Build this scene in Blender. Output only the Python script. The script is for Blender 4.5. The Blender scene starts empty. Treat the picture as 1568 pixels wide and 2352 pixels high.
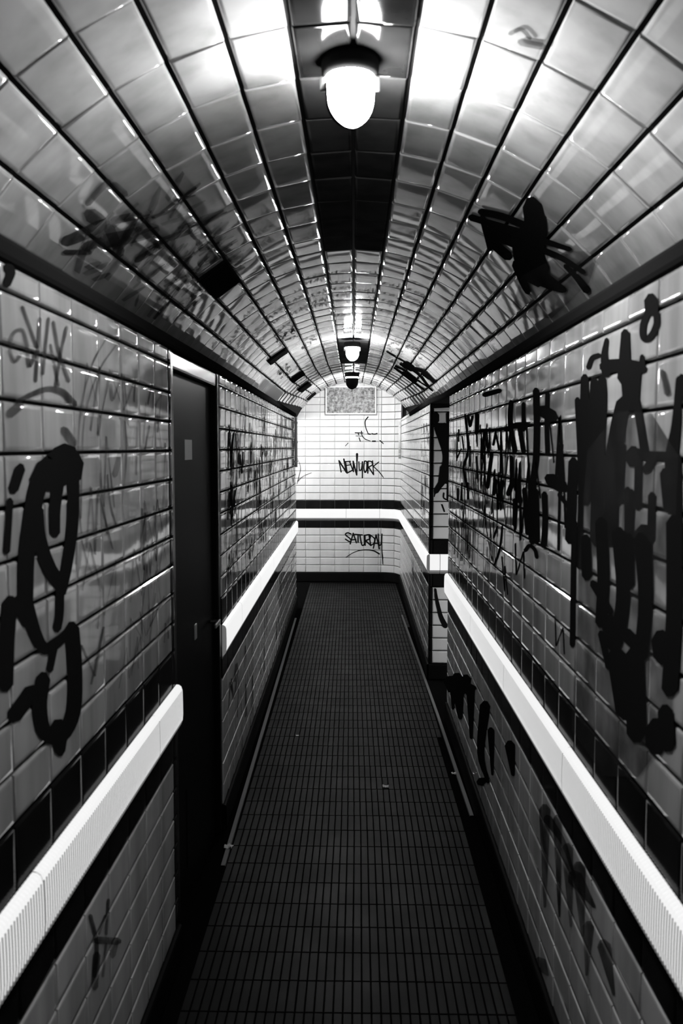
import bpy, math, random
import numpy as np
from mathutils import Vector, Matrix

random.seed(7)
C = bpy.context.scene.collection
scene = bpy.context.scene

# ------------------------------------------------------------------ camera
E = 1.85                                   # eye height above the floor
cam_d = bpy.data.cameras.new('camera')
cam = bpy.data.objects.new('camera', cam_d)
C.objects.link(cam)
cam.location = (0, 0, E)
cam.rotation_euler = (math.pi / 2 - .0737, 0, .0194)
cam_d.sensor_fit = 'HORIZONTAL'
cam_d.sensor_width = 36
cam_d.lens = 2015.3 / 1568 * 36
cam_d.clip_start = .05
cam_d.dof.use_dof = True
cam_d.dof.focus_distance = 8.0
cam_d.dof.aperture_fstop = 8.0
scene.camera = cam

# ------------------------------------------------------------------ world, exposure
world = bpy.data.worlds.new('world')
scene.world = world
world.use_nodes = True
wb = world.node_tree.nodes['Background']
wb.inputs[0].default_value = (1, 1, 1, 1)
wb.inputs[1].default_value = .02
vs = scene.view_settings
vs.view_transform = 'Standard'
vs.look = 'None'
vs.exposure = 0
vs.gamma = 1
vs.use_curve_mapping = False

LAMP = 500.0          # globe lamps
TUBE = 200.0          # fluorescent tube round the corner
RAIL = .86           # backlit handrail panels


# ------------------------------------------------------------------ materials
def mat(name):
    m = bpy.data.materials.new(name)
    m.use_nodes = True
    nt = m.node_tree
    b = nt.nodes['Principled BSDF']
    return m, nt, b


def simple(name, col, rough, metal=0, spec=.5):
    m, nt, b = mat(name)
    b.inputs['Base Color'].default_value = (col, col, col, 1)
    b.inputs['Roughness'].default_value = rough
    b.inputs['Metallic'].default_value = metal
    b.inputs['Specular IOR Level'].default_value = spec
    return m


def glazed(name, lo, hi, rough, bump=.12, jitter=.12, spec=.5):
    """glazed ceramic: slight tone change from tile to tile, vertical grime, wavy glaze"""
    m, nt, b = mat(name)
    N, L = nt.nodes, nt.links
    geo = N.new('ShaderNodeNewGeometry')
    mp = N.new('ShaderNodeMapping')
    mp.inputs['Scale'].default_value = (9, 9, 1.6)
    L.new(geo.outputs['Position'], mp.inputs['Vector'])
    nz = N.new('ShaderNodeTexNoise')
    nz.inputs['Scale'].default_value = 1.0
    nz.inputs['Detail'].default_value = 5
    L.new(mp.outputs[0], nz.inputs['Vector'])
    ramp = N.new('ShaderNodeValToRGB')
    ramp.color_ramp.elements[0].position = .3
    ramp.color_ramp.elements[0].color = (lo, lo, lo, 1)
    ramp.color_ramp.elements[1].position = .62
    ramp.color_ramp.elements[1].color = (hi, hi, hi, 1)
    L.new(nz.outputs['Fac'], ramp.inputs[0])
    oi = N.new('ShaderNodeObjectInfo')
    mr = N.new('ShaderNodeMapRange')
    mr.inputs['To Min'].default_value = 1 - jitter
    mr.inputs['To Max'].default_value = 1
    L.new(oi.outputs['Random'], mr.inputs['Value'])
    mul = N.new('ShaderNodeVectorMath')
    mul.operation = 'SCALE'
    L.new(ramp.outputs[0], mul.inputs[0])
    L.new(mr.outputs[0], mul.inputs['Scale'])
    L.new(mul.outputs[0], b.inputs['Base Color'])
    n2 = N.new('ShaderNodeTexNoise')
    n2.inputs['Scale'].default_value = 14
    n2.inputs['Detail'].default_value = 1
    L.new(geo.outputs['Position'], n2.inputs['Vector'])
    bp = N.new('ShaderNodeBump')
    bp.inputs['Strength'].default_value = bump
    bp.inputs['Distance'].default_value = .004
    L.new(n2.outputs['Fac'], bp.inputs['Height'])
    L.new(bp.outputs[0], b.inputs['Normal'])
    b.inputs['Roughness'].default_value = rough
    b.inputs['Specular IOR Level'].default_value = spec
    return m


def emitter(name, strength):
    m, nt, b = mat(name)
    b.inputs['Base Color'].default_value = (.12, .12, .12, 1)
    b.inputs['Roughness'].default_value = .4
    b.inputs['Specular IOR Level'].default_value = .2
    b.inputs['Emission Color'].default_value = (1, 1, 1, 1)
    b.inputs['Emission Strength'].default_value = strength
    return m


def paint(name, col, alpha, rough):
    m, nt, b = mat(name)
    N, L = nt.nodes, nt.links
    b.inputs['Base Color'].default_value = (col, col, col, 1)
    b.inputs['Roughness'].default_value = rough
    b.inputs['Specular IOR Level'].default_value = 0
    if alpha < 1:
        geo = N.new('ShaderNodeNewGeometry')
        nz = N.new('ShaderNodeTexNoise')
        nz.inputs['Scale'].default_value = 9
        nz.inputs['Detail'].default_value = 6
        L.new(geo.outputs['Position'], nz.inputs['Vector'])
        mr = N.new('ShaderNodeMapRange')
        mr.inputs['From Min'].default_value = .3
        mr.inputs['From Max'].default_value = .7
        mr.inputs['To Min'].default_value = alpha - .28
        mr.inputs['To Max'].default_value = min(1, alpha + .22)
        L.new(nz.outputs['Fac'], mr.inputs['Value'])
        L.new(mr.outputs[0], b.inputs['Alpha'])
    return m


M = {
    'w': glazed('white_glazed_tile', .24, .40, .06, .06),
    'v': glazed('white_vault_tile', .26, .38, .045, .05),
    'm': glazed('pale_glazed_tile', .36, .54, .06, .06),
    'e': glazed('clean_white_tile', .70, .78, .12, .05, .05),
    'k': glazed('black_glazed_tile', .006, .010, .10, .06, .3, .02),
    'c': glazed('sooty_black_tile', .035, .055, .5, .1, .3, 0),
    'grout': simple('dark_mortar', .012, .9, 0, .05),
    'grout_light': simple('grey_mortar', .30, .9, 0, .2),
    'skirt': simple('black_skirting', .006, .5, 0, .01),
    'cap': simple('black_moulding', .011, .6, 0, 0),
    'door': simple('black_gloss_door_paint', .007, .45, 0, .01),
    'frame': simple('black_frame_paint', .006, .22, 0, .05),
    'metal': simple('worn_steel', .35, .3, 1),
    'blackmetal': simple('black_metal', .008, .6, 0, .0),
    'paper': simple('paper', .6, .8),
    'grey': simple('grey_painted_metal', .55, .5),
    'white': simple('white_enamel', .72, .35),
    'floor': simple('dark_floor', .004, .7, 0, 0),
    'stud': simple('dark_floor_tile', .006, .33, 0, .055),
    'strip': simple('worn_grey_strip', .10, .6),
    'plain': simple('plain_white_render', .6, .7),
    'globe': emitter('lit_lamp_glass', LAMP),
    'globe_far': emitter('lit_lamp_glass_far', LAMP * .62),
    'tube': emitter('lit_tube', TUBE),
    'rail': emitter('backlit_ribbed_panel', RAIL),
    'rail_shade': emitter('backlit_panel_shaded', RAIL * .15),  # dimmer glow: shade of grooves and lower lip put into the emission
    'rail_deep_shade': emitter('backlit_panel_deep_shade', RAIL * .07),  # dimmest glow, painted shade under the rounded lower edge
    'paint_k': paint('black_spray_paint', .009, 1, .5),
    'paint_g': paint('grey_spray_paint', .02, .62, .35),
    'paint_f': paint('faint_paint_and_shade', .03, .42, .35),  # faint sprays, and the films that darken wall and vault
}
# floor tile relief and wear
_m = M['stud']
_nt = _m.node_tree
_g = _nt.nodes.new('ShaderNodeNewGeometry')
_n = _nt.nodes.new('ShaderNodeTexNoise')
_n.inputs['Scale'].default_value = 5
_n.inputs['Detail'].default_value = 6
_nt.links.new(_g.outputs['Position'], _n.inputs['Vector'])
_r = _nt.nodes.new('ShaderNodeMapRange')
_r.inputs['To Min'].default_value = .38
_r.inputs['To Max'].default_value = .6
_nt.links.new(_n.outputs['Fac'], _r.inputs['Value'])
_nt.links.new(_r.outputs[0], _nt.nodes['Principled BSDF'].inputs['Roughness'])


# ------------------------------------------------------------------ object helpers
def link(name, me, parent=None):
    o = bpy.data.objects.new(name, me)
    C.objects.link(o)
    o.parent = parent
    return o


def tag(o, label=None, cat=None, kind=None, group=None):
    if label: o['label'] = label
    if cat: o['category'] = cat
    if kind: o['kind'] = kind
    if group: o['group'] = group
    return o


def empty(name, loc=(0, 0, 0)):
    o = bpy.data.objects.new(name, None)
    C.objects.link(o)
    o.location = loc
    o.empty_display_size = .05
    return o


def mesh(name, verts, faces, mats, midx=None, smooth=False):
    me = bpy.data.meshes.new(name)
    me.from_pydata([tuple(v) for v in verts], [], [tuple(f) for f in faces])
    for m in (mats if isinstance(mats, (list, tuple)) else [mats]):
        me.materials.append(m)
    if midx is not None:
        me.polygons.foreach_set('material_index', midx)
    if smooth:
        me.polygons.foreach_set('use_smooth', [True] * len(me.polygons))
    me.update()
    return me


class MB:
    """collects shapes into one mesh"""
    def __init__(s): s.v, s.f = [], []

    def add(s, v, f):
        b = len(s.v)
        s.v += [tuple(p) for p in v]
        s.f += [tuple(i + b for i in q) for q in f]
        return s

    def box(s, a, b, ch=0.0):
        x0, y0, z0 = (min(p, q) for p, q in zip(a, b))
        x1, y1, z1 = (max(p, q) for p, q in zip(a, b))
        if ch <= 0:
            v = [(x0, y0, z0), (x1, y0, z0), (x1, y1, z0), (x0, y1, z0), (x0, y0, z1), (x1, y0, z1), (x1, y1, z1), (x0, y1, z1)]
            return s.add(v, [(3, 2, 1, 0), (4, 5, 6, 7), (0, 1, 5, 4), (1, 2, 6, 5), (2, 3, 7, 6), (3, 0, 4, 7)])
        import bmesh
        bm = bmesh.new()
        bmesh.ops.create_cube(bm, size=1)
        for v in bm.verts:
            v.co = (x0 if v.co.x < 0 else x1, y0 if v.co.y < 0 else y1, z0 if v.co.z < 0 else z1)
        bmesh.ops.bevel(bm, geom=list(bm.edges), offset=ch, segments=2, affect='EDGES', profile=.6)
        bm.verts.index_update()
        s.add([v.co[:] for v in bm.verts], [[v.index for v in f.verts] for f in bm.faces])
        bm.free()
        return s

    def lathe(s, prof, n, c=(0, 0, 0), axis='z'):
        v, f = [], []
        for r, h in prof:
            for i in range(n):
                a = 2 * math.pi * i / n
                p = (r * math.cos(a), r * math.sin(a), h)
                if axis == 'x': p = (p[2], p[0], p[1])
                if axis == 'y': p = (p[0], p[2], p[1])
                v.append((p[0] + c[0], p[1] + c[1], p[2] + c[2]))
        for j in range(len(prof) - 1):
            for i in range(n):
                k = (i + 1) % n
                f.append((j * n + i, j * n + k, (j + 1) * n + k, (j + 1) * n + i))
        return s.add(v, f)

    def obj(s, name, m, parent=None, smooth=False):
        return link(name, mesh(name, s.v, s.f, m, None, smooth), parent)


# ------------------------------------------------------------------ tiles
T = .010                                    # tile thickness


def tile_geo(w, h, drop=.00014):
    rings = [(0, -T), (0, -.0030), (.0026, -drop), (.0110, 0)]
    v, f = [], []
    for ins, z in rings:
        a, b = w / 2 - ins, h / 2 - ins
        v += [(-a, -b, z), (a, -b, z), (a, b, z), (-a, b, z)]
    for r in range(3):
        for i in range(4):
            j = (i + 1) % 4
            f.append((r * 4 + i, r * 4 + j, r * 4 + 4 + j, r * 4 + 4 + i))
    f.append((12, 13, 14, 15))
    return v, f


_tiles = {}
TILE_SMOOTH = [False] * 8 + [True] * 5      # slightly pillowed face


def tile_mesh(w, h, kind):
    k = (round(w, 3), round(h, 3), kind)
    if k not in _tiles:
        v, f = tile_geo(k[0], k[1], .00028 if kind == 'v' else .00005 if kind in 'kc' else .00013)
        _tiles[k] = mesh('black_tile' if kind in 'kc' else 'tile', v, f, M[kind])
        _tiles[k].polygons.foreach_set('use_smooth', TILE_SMOOTH)
    return _tiles[k]


def emit(parent, cells, single, tilt, cap=290):
    """cells: (centre, U, V, N, w, h, kind, key).  Single ones become objects, the rest one mesh per kind."""
    ones = sorted([c for c in cells if single(c)], key=lambda c: c[7])
    rest = [c for c in cells if not single(c)] + ones[cap:]
    ones = ones[:cap]

    def frame(c):
        Nn = (Vector(c[3]) + Vector(c[1]) * random.gauss(0, tilt) + Vector(c[2]) * random.gauss(0, tilt)).normalized()
        U = (Vector(c[1]) - Nn * Nn.dot(Vector(c[1]))).normalized()
        return U, Nn.cross(U), Nn
    for c in ones:
        U, V, Nn = frame(c)
        o = link('black_tile' if c[6] in 'kc' else 'tile', tile_mesh(c[4], c[5], c[6]), parent)
        p = c[0]
        o.matrix_basis = Matrix(((U.x, V.x, Nn.x, p[0]), (U.y, V.y, Nn.y, p[1]), (U.z, V.z, Nn.z, p[2]), (0, 0, 0, 1)))
    by = {}
    for c in rest:
        by.setdefault(c[6], []).append(c)
    for kind, cs in by.items():
        v, f = [], []
        for c in cs:
            U, V, Nn = frame(c)
            gv, gf = tile_geo(c[4], c[5], .00028 if kind == 'v' else .00005 if kind in 'kc' else .00013)
            b = len(v)
            p = Vector(c[0])
            v += [tuple(p + U * q[0] + V * q[1] + Nn * q[2]) for q in gv]
            f += [tuple(i + b for i in q) for q in gf]
        nm = 'black_tiles' if kind in 'kc' else 'tiles'
        me = mesh(nm, v, f, M[kind])
        me.polygons.foreach_set('use_smooth', TILE_SMOOTH * len(cs))
        tag(link(nm, me, parent), kind='stuff')


GAPH, GAPV = .0075, .0035                  # bed joint / upright joint


def rows_for(top_joint, low=True, skirt=-1.72, top=.34, kind='w'):
    r = []
    if top - top_joint > .02: r.append((top_joint, top, kind))
    z = top_joint
    while z - .1 > -.74:
        r.append((z - .1, z, kind)); z -= .1
    r.append((-.848, z, 'k'))
    r.append((-1.105, -1.0, 'k'))
    z = -1.105
    n = 6
    h = (z - skirt) / n
    for i in range(n):
        r.append((z - h, z, 'm' if kind == 'w' else kind)); z -= h
    return r


def col_edges(s0, s1, phase, pitch=.2):
    e = [s0]
    k = math.ceil((s0 - phase) / pitch + .05)
    while phase + k * pitch < s1 - .01:
        e.append(phase + k * pitch); k += 1
    e.append(s1)
    return e


def flat_cells(p0, d, nrm, s0, s1, phase, rows, pitch=.2):
    """p0 + d*s in plan, s in metres along the wall"""
    cells = []
    ce = col_edges(s0, s1, phase, pitch)
    for a, b in zip(ce[:-1], ce[1:]):
        for z0, z1, kind in rows:
            w, h = b - a - GAPV, z1 - z0 - GAPH
            if w < .012 or h < .012: continue
            s = (a + b) / 2
            c = (p0[0] + d[0] * s, p0[1] + d[1] * s, E + (z0 + z1) / 2)
            V = (0, 0, 1)
            U = Vector(V).cross(Vector((nrm[0], nrm[1], 0)))
            cells.append((c, tuple(U), V, (nrm[0], nrm[1], 0), w, h, kind, math.hypot(c[0], c[1])))
    return cells


def slab(name, p0, p1, nrm, z0, z1, m, thick=.09, back=T):
    """wall body behind the tiles: face lies `back` behind the plan line p0-p1"""
    a = [(p0[0] - nrm[0] * back, p0[1] - nrm[1] * back), (p1[0] - nrm[0] * back, p1[1] - nrm[1] * back),
         (p1[0] - nrm[0] * thick, p1[1] - nrm[1] * thick), (p0[0] - nrm[0] * thick, p0[1] - nrm[1] * thick)]
    v = [(x, y, z0) for x, y in a] + [(x, y, z1) for x, y in a]
    f = [(0, 1, 2, 3), (4, 5, 6, 7), (0, 1, 5, 4), (1, 2, 6, 5), (2, 3, 7, 6), (3, 0, 4, 7)]
    me = mesh(name, v, f, m)
    import bmesh
    bm = bmesh.new(); bm.from_mesh(me); bmesh.ops.recalc_face_normals(bm, faces=bm.faces); bm.to_mesh(me); bm.free()
    return link(name, me)


# ------------------------------------------------------------------ the place, in plan (x right, y along the passage)
XL, XR, XRF = -.648, .599, .56              # faces of the left wall, near right wall, far right wall
LSL = -.01128                               # the far left wall leans outwards a little
D_DOOR0, D_DOOR1 = 3.05, 4.11               # door in the left wall
D_OPEN0, D_OPEN1 = 5.85, 6.90               # opening in the right wall
D_CORNER, D_END = 10.05, 12.0               # left corner, end wall
Y0 = -1.6                                   # the passage goes on behind the camera
ZTOP = .34                                  # top of wall tiles above eye
def xl_far(d): return XL + LSL * (d - D_DOOR1)
RC = .25                                    # rounded corner between end wall and right wall


def vault_at(d):
    t = min(max((d - 9) / 3., 0), 1)
    t = t * t * (3 - 2 * t)
    return -.02 - .0055 * (d - 2), (.905 - .03 * t) - (1 - .16 * t), 1 - .16 * t


def vpt(th, d, off=0.):
    cx, cz, r = vault_at(d)
    return Vector((cx + (r - off) * math.sin(th), d, E + cz + (r - off) * math.cos(th)))


# floor ------------------------------------------------------------
fl = MB().box((-3.4, Y0, -.12), (2.1, D_END + .1, -.004)).obj('floor', M['floor'])
tag(fl, 'dark tiled passage floor', 'floor', 'structure')
v, f = [], []
px_, py_ = .0315, .172
y = 1.2
while y < D_END - .15:
    x0, x1 = -.585 - .0095 * max(0, y - 4), .535
    n = int((x1 - x0) / px_)
    for i in range(n):
        xx = x0 + i * px_
        z = -.0005 * random.random()
        b = len(v)
        a, c, d, e = xx + .0012, xx + px_ - .0012, y + .002, y + py_ - .002
        v += [(a, d, -.009), (c, d, -.009), (c, e, -.009), (a, e, -.009), (a + .002, d + .002, z), (c - .002, d + .002, z), (c - .002, e - .002, z), (a + .002, e - .002, z)]
        f += [tuple(b + k for k in q) for q in ((4, 5, 6, 7), (0, 1, 5, 4), (1, 2, 6, 5), (2, 3, 7, 6), (3, 0, 4, 7))]
    y += py_
tag(link('floor_tiles', mesh('floor_tiles', v, f, M['stud']), fl), kind='stuff')

# left wall, near part ---------------------------------------------
wl = slab('wall_left', (XL, Y0), (XL, D_DOOR0), (1, 0), 0, E + .385, M['grout'])
tag(wl, 'white tiled wall on the left, nearest the camera, with a big black sprayed letter', 'wall', 'structure')
rowsL = rows_for(.288)
cells = flat_cells((XL, 0), (0, 1), (1, 0), 0.0, 2.997, 1.797, rowsL)
cells += [(c[0], c[1], c[2], c[3], c[4], c[5], 'k', c[7]) for c in flat_cells((XL, 0), (0, 1), (1, 0), 2.997, D_DOOR0, 2.997, rowsL)]
emit(wl, cells, lambda c: c[0][1] > 1.2, .0035)

# left wall, beyond the door -----------------------------------------
nl = Vector((1, -LSL, 0)).normalized()
wlf = slab('wall_left', (xl_far(D_DOOR1), D_DOOR1), (xl_far(D_CORNER), D_CORNER), (nl.x, nl.y), 0, E + .385, M['grout'])
tag(wlf, 'scribbled white tiled wall on the left between the black door and the far corner', 'wall', 'structure')
dv = Vector((LSL, 1, 0)).normalized()
Ls = (D_CORNER - D_DOOR1) / dv.y
cells = flat_cells((XL, D_DOOR1), (dv.x, dv.y), (nl.x, nl.y), 0.0, Ls, -.02, rows_for(.288, kind='m'))
emit(wlf, cells, lambda c: c[0][1] < 5.6, .0035)

# right wall, near part ----------------------------------------------
wr = slab('wall_right', (XR, Y0), (XR, D_OPEN0), (-1, 0), 0, E + .385, M['grout'])
tag(wr, 'white tiled wall on the right, nearest the camera, covered in black tags and drips', 'wall', 'structure')
rowsR = rows_for(.276)
cells = flat_cells((XR, 0), (0, 1), (-1, 0), 0.0, D_OPEN0, 1.7914, rowsR)
emit(wr, cells, lambda c: 1.2 < c[0][1] < 5.1, .0035)

# right wall beyond the opening, with the face that looks back at us ---------------
wrf = slab('wall_right', (XRF, D_OPEN1 + T), (XRF, D_END - RC), (-1, 0), 0, E + .385, M['grout'])
tag(wrf, 'white tiled wall on the right, beyond the opening, curving into the end wall', 'wall', 'structure')
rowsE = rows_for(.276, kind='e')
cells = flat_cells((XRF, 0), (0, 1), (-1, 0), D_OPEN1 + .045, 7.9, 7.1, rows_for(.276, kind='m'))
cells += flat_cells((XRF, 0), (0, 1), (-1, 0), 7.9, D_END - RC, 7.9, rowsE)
emit(wrf, cells, lambda c: c[0][1] < 7.3, .003)
wp = slab('wall_return', (XRF, D_OPEN1), (2.0, D_OPEN1), (0, -1), 0, E + ZTOP, M['grout'])
tag(wp, 'narrow tiled pillar face with a black edge and a curved black shape', 'wall', 'structure')
cells = flat_cells((0, D_OPEN1), (1, 0), (0, -1), XRF + .025, 1.9, XRF + .225, rowsE)
cells += [(c[0], c[1], c[2], c[3], c[4], c[5], 'k', c[7]) for c in flat_cells((0, D_OPEN1), (1, 0), (0, -1), XRF, XRF + .025, XRF, [r for r in rowsE])]
emit(wp, cells, lambda c: c[0][0] < 1.2, .003)

# end wall with the rounded corner -------------------------------------
we = slab('wall_end', (-3.3, D_END), (XRF - RC, D_END), (0, -1), 0, E + .95, M['grout_light'])
tag(we, 'bright white tiled end wall with marker writing', 'wall', 'structure')
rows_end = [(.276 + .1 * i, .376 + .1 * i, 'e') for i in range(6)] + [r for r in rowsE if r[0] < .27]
ex0 = -.137
cells = flat_cells((0, D_END), (1, 0), (0, -1), -1.66, XRF - RC, ex0 + .012, rows_end)
na = 2
for i in range(na):
    a0, a1 = math.pi / 2 * i / na, math.pi / 2 * (i + 1) / na
    am = (a0 + a1) / 2
    # flat tiles set round the curve
    rr = RC * math.cos((a1 - a0) / 2)
    cx_, cy_ = XRF - RC, D_END - RC
    nn = (-math.sin(am), -math.cos(am), 0)
    c0 = (cx_ + rr * math.sin(am), cy_ + rr * math.cos(am))
    w = 2 * RC * math.sin((a1 - a0) / 2)
    U = Vector((0, 0, 1)).cross(Vector(nn))
    for z0, z1, kind in rows_end:
        cells.append(((c0[0], c0[1], E + (z0 + z1) / 2), tuple(U), (0, 0, 1), nn, w - GAPV, z1 - z0 - GAPH, kind, math.hypot(*c0)))
emit(we, cells, lambda c: c[0][0] > -1.1, .002)
v, f = [], []
for i in range(13):
    a = math.pi / 2 * i / 12
    for r in (RC + T + .012, RC + .1):
        for z in (0, E + .95):
            v.append((XRF - RC + r * math.sin(a), D_END - RC + r * math.cos(a), z))
for i in range(12):
    b = i * 4
    f += [(b, b + 1, b + 5, b + 4), (b + 2, b + 6, b + 7, b + 3), (b + 1, b + 3, b + 7, b + 5), (b, b + 4, b + 6, b + 2)]
link('curved_backing', mesh('curved_backing', v, f, M['grout_light']), we)

# unseen ends of the side passages ---------------------------------------
w = slab('wall_side', (-3.2, D_CORNER), (xl_far(D_CORNER) - .001, D_CORNER), (0, 1), 0, E + .36, M['plain'], .09, 0)
tag(w, 'unseen plain side wall of the passage turning left', 'wall', 'structure')
w = slab('wall_side', (-3.2, D_CORNER), (-3.2, D_END), (1, 0), 0, E + .36, M['plain'], .09, 0)
tag(w, 'unseen plain far end of the passage turning left', 'wall', 'structure')
w = slab('wall_side', (XR + .1, D_OPEN0), (2.0, D_OPEN0), (0, 1), 0, E + ZTOP, M['grout'], .09, 0)
tag(w, 'unseen dark near side of the opening in the right wall', 'wall', 'structure')
w = slab('wall_side', (2.0, D_OPEN0 - .1), (2.0, D_OPEN1 + .1), (-1, 0), 0, E + ZTOP, M['grout'], .09, 0)
tag(w, 'dark far end of the opening in the right wall', 'wall', 'structure')
o = MB().box((-3.3, D_CORNER - .1, E + .36), (-.95, D_END, E + .44)).obj('ceiling', M['plain'])
tag(o, 'flat ceiling of the passage turning left', 'ceiling', 'structure')
o = MB().box((XR + .3, D_OPEN0 - .1, E + .387), (2.1, D_OPEN1 + .1, E + .45)).obj('ceiling', M['grout'])
tag(o, 'dark soffit over the opening in the right wall', 'ceiling', 'structure')

# vault --------------------------------------------------------------
PITCH_A = math.radians(7.85)
A_OFF = math.radians(.4)
v, f = [], []
ys = [Y0, .9] + [.9 + .37 * i for i in range(1, 31)]
ys = [q for q in ys if q < D_END] + [D_END]
angs = [math.radians(-64 + 4 * i) for i in range(33)]
for yy in ys:
    for a in angs:
        v.append(vpt(a, yy, -T))
    for a in angs:
        v.append(vpt(a, yy, -.08))
n = len(angs)
for j in range(len(ys) - 1):
    b, c = j * 2 * n, (j + 1) * 2 * n
    for i in range(n - 1):
        f.append((b + i, b + i + 1, c + i + 1, c + i))
        f.append((b + n + i, c + n + i, c + n + i + 1, b + n + i + 1))
ceil = link('ceiling', mesh('ceiling', v, f, M['grout']))
tag(ceil, 'barrel vault of long white glazed tiles with a black tiled crown strip', 'ceiling', 'structure')
cells = []
VP, VPH = .2704, 1.9445
k0 = math.ceil((.0 - VPH) / VP)
k = k0
while VPH + k * VP < D_END - .02:
    d0, d1 = VPH + k * VP, min(VPH + (k + 1) * VP, D_END)
    dm = (d0 + d1) / 2
    for i in range(-7, 7):
        am = A_OFF + (i + .5) * PITCH_A
        cx, cz, r = vault_at(dm)
        p = vpt(am, dm, r * (1 - math.cos(PITCH_A / 2)))
        Nn = (-math.sin(am), 0, -math.cos(am))
        U = (0, 1, 0)
        V = tuple(Vector(Nn).cross(Vector(U)))
        black = i in (-1, 0) and (dm < 4.05 or 7.35 < dm < 9.6)
        w, h = d1 - d0 - .004, 2 * r * math.sin(PITCH_A / 2) - .011
        if w > .03:
            cells.append((tuple(p), U, V, Nn, w, h, ('k' if dm < 2.2 else 'c') if black else 'v', dm))
    k += 1
emit(ceil, cells, lambda c: 1.3 < c[0][1] < 7.3, .009, 300)

# black moulding along the foot of the vault, over door and opening too
def strip(name, pts, nrm, p_in, p_out, z0, z1, m, round_=.012, parent=None):
    """bar along plan points; p_out towards the passage"""
    prof = [(-p_in, z0), (p_out - round_, z0), (p_out - .3 * round_, z0 + .3 * round_), (p_out, z0 + round_), (p_out, z1 - round_), (p_out - .3 * round_, z1 - .3 * round_), (p_out - round_, z1), (-p_in, z1)]
    v, f = [], []
    for (x, yq), nn in zip(pts, nrm):
        for a, z in prof:
            v.append((x + nn[0] * a, yq + nn[1] * a, z))
    q = len(prof)
    for j in range(len(pts) - 1):
        for i in range(q):
            k = (i + 1) % q
            f.append((j * q + i, j * q + k, (j + 1) * q + k, (j + 1) * q + i))
    f.append(tuple(range(q)))
    f.append(tuple((len(pts) - 1) * q + i for i in range(q)))
    me = mesh(name, v, f, m)
    import bmesh
    bm = bmesh.new(); bm.from_mesh(me); bmesh.ops.recalc_face_normals(bm, faces=bm.faces); bm.to_mesh(me); bm.free()
    return link(name, me, parent)


o = strip('trim_1', [(XL, Y0), (XL, D_DOOR1), (xl_far(D_CORNER), D_CORNER)], [(1, 0)] * 3, .30, .006, E + ZTOP, E + .387, M['cap'])
tag(o, 'black moulding between the left wall and the vault', 'moulding', 'structure')
o = strip('trim_2', [(XR, Y0), (XR, D_OPEN0 + .5), (XRF, D_OPEN1 + .1), (XRF, 9.7)], [(-1, 0)] * 4, .34, .006, E + ZTOP, E + .387, M['cap'])
tag(o, 'black moulding between the right wall and the vault', 'moulding', 'structure')
o = strip('trim_3', [(XRF, 9.7), (XRF, D_END - .2)], [(-1, 0)] * 2, .30, .004, E + ZTOP, E + .375, M['grey'])
tag(o, 'pale end of the moulding by the end wall', 'moulding', 'structure')

# skirtings
def arc_pts(n=10):
    return [(XRF - RC + RC * math.sin(math.pi / 2 * (1 - i / n)), D_END - RC + RC * math.cos(math.pi / 2 * (1 - i / n))) for i in range(n + 1)]
def arc_nrm(n=10):
    return [(-math.sin(math.pi / 2 * (1 - i / n)), -math.cos(math.pi / 2 * (1 - i / n))) for i in range(n + 1)]
SK = E - 1.722
for nm, pts, nr, lab in [
    ('baseboard_left', [(XL, Y0), (XL, D_DOOR0)], [(1, 0)] * 2, 'black skirting along the near left wall'),
    ('baseboard_left', [(xl_far(D_DOOR1), D_DOOR1), (xl_far(D_CORNER), D_CORNER)], [(1, 0)] * 2, 'black skirting along the left wall beyond the door'),
    ('baseboard_right', [(XR, Y0), (XR, D_OPEN0)], [(-1, 0)] * 2, 'black skirting along the near right wall'),
    ('baseboard_right', [(XRF, D_OPEN1)] + arc_pts() + [(-3.1, D_END)], [(-1, 0)] + arc_nrm() + [(0, -1)], 'black skirting along the far right wall and the end wall'),
    ('baseboard_return', [(XRF, D_OPEN1), (1.9, D_OPEN1)], [(0, -1)] * 2, 'black skirting at the foot of the pillar'),
]:
    o = strip(nm, pts, nr, T - .001, .014, 0, SK, M['skirt'])
    tag(o, lab, 'skirting', 'structure')
for nm, pts, lab in [('trim_4', [(-.598, 3.75), (-.605, 4.2), (-.68, 9.4)], 'thin worn grey strip along the left edge of the floor'),
                     ('trim_5', [(.572, 4.3), (.55, 6.0), (.482, 9.6)], 'thin worn grey strip along the right edge of the floor')]:
    v, f = [], []
    for x, yy in pts:
        v += [(x - .011, yy, -.004), (x + .011, yy, -.004), (x + .009, yy, .003), (x - .009, yy, .003)]
    for j in range(len(pts) - 1):
        b = j * 4
        f += [(b + i, b + (i + 1) % 4, b + 4 + (i + 1) % 4, b + 4 + i) for i in range(4)]
    tag(link(nm, mesh(nm, v, f, M['strip'])), lab, 'floor strip', 'structure')
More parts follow.
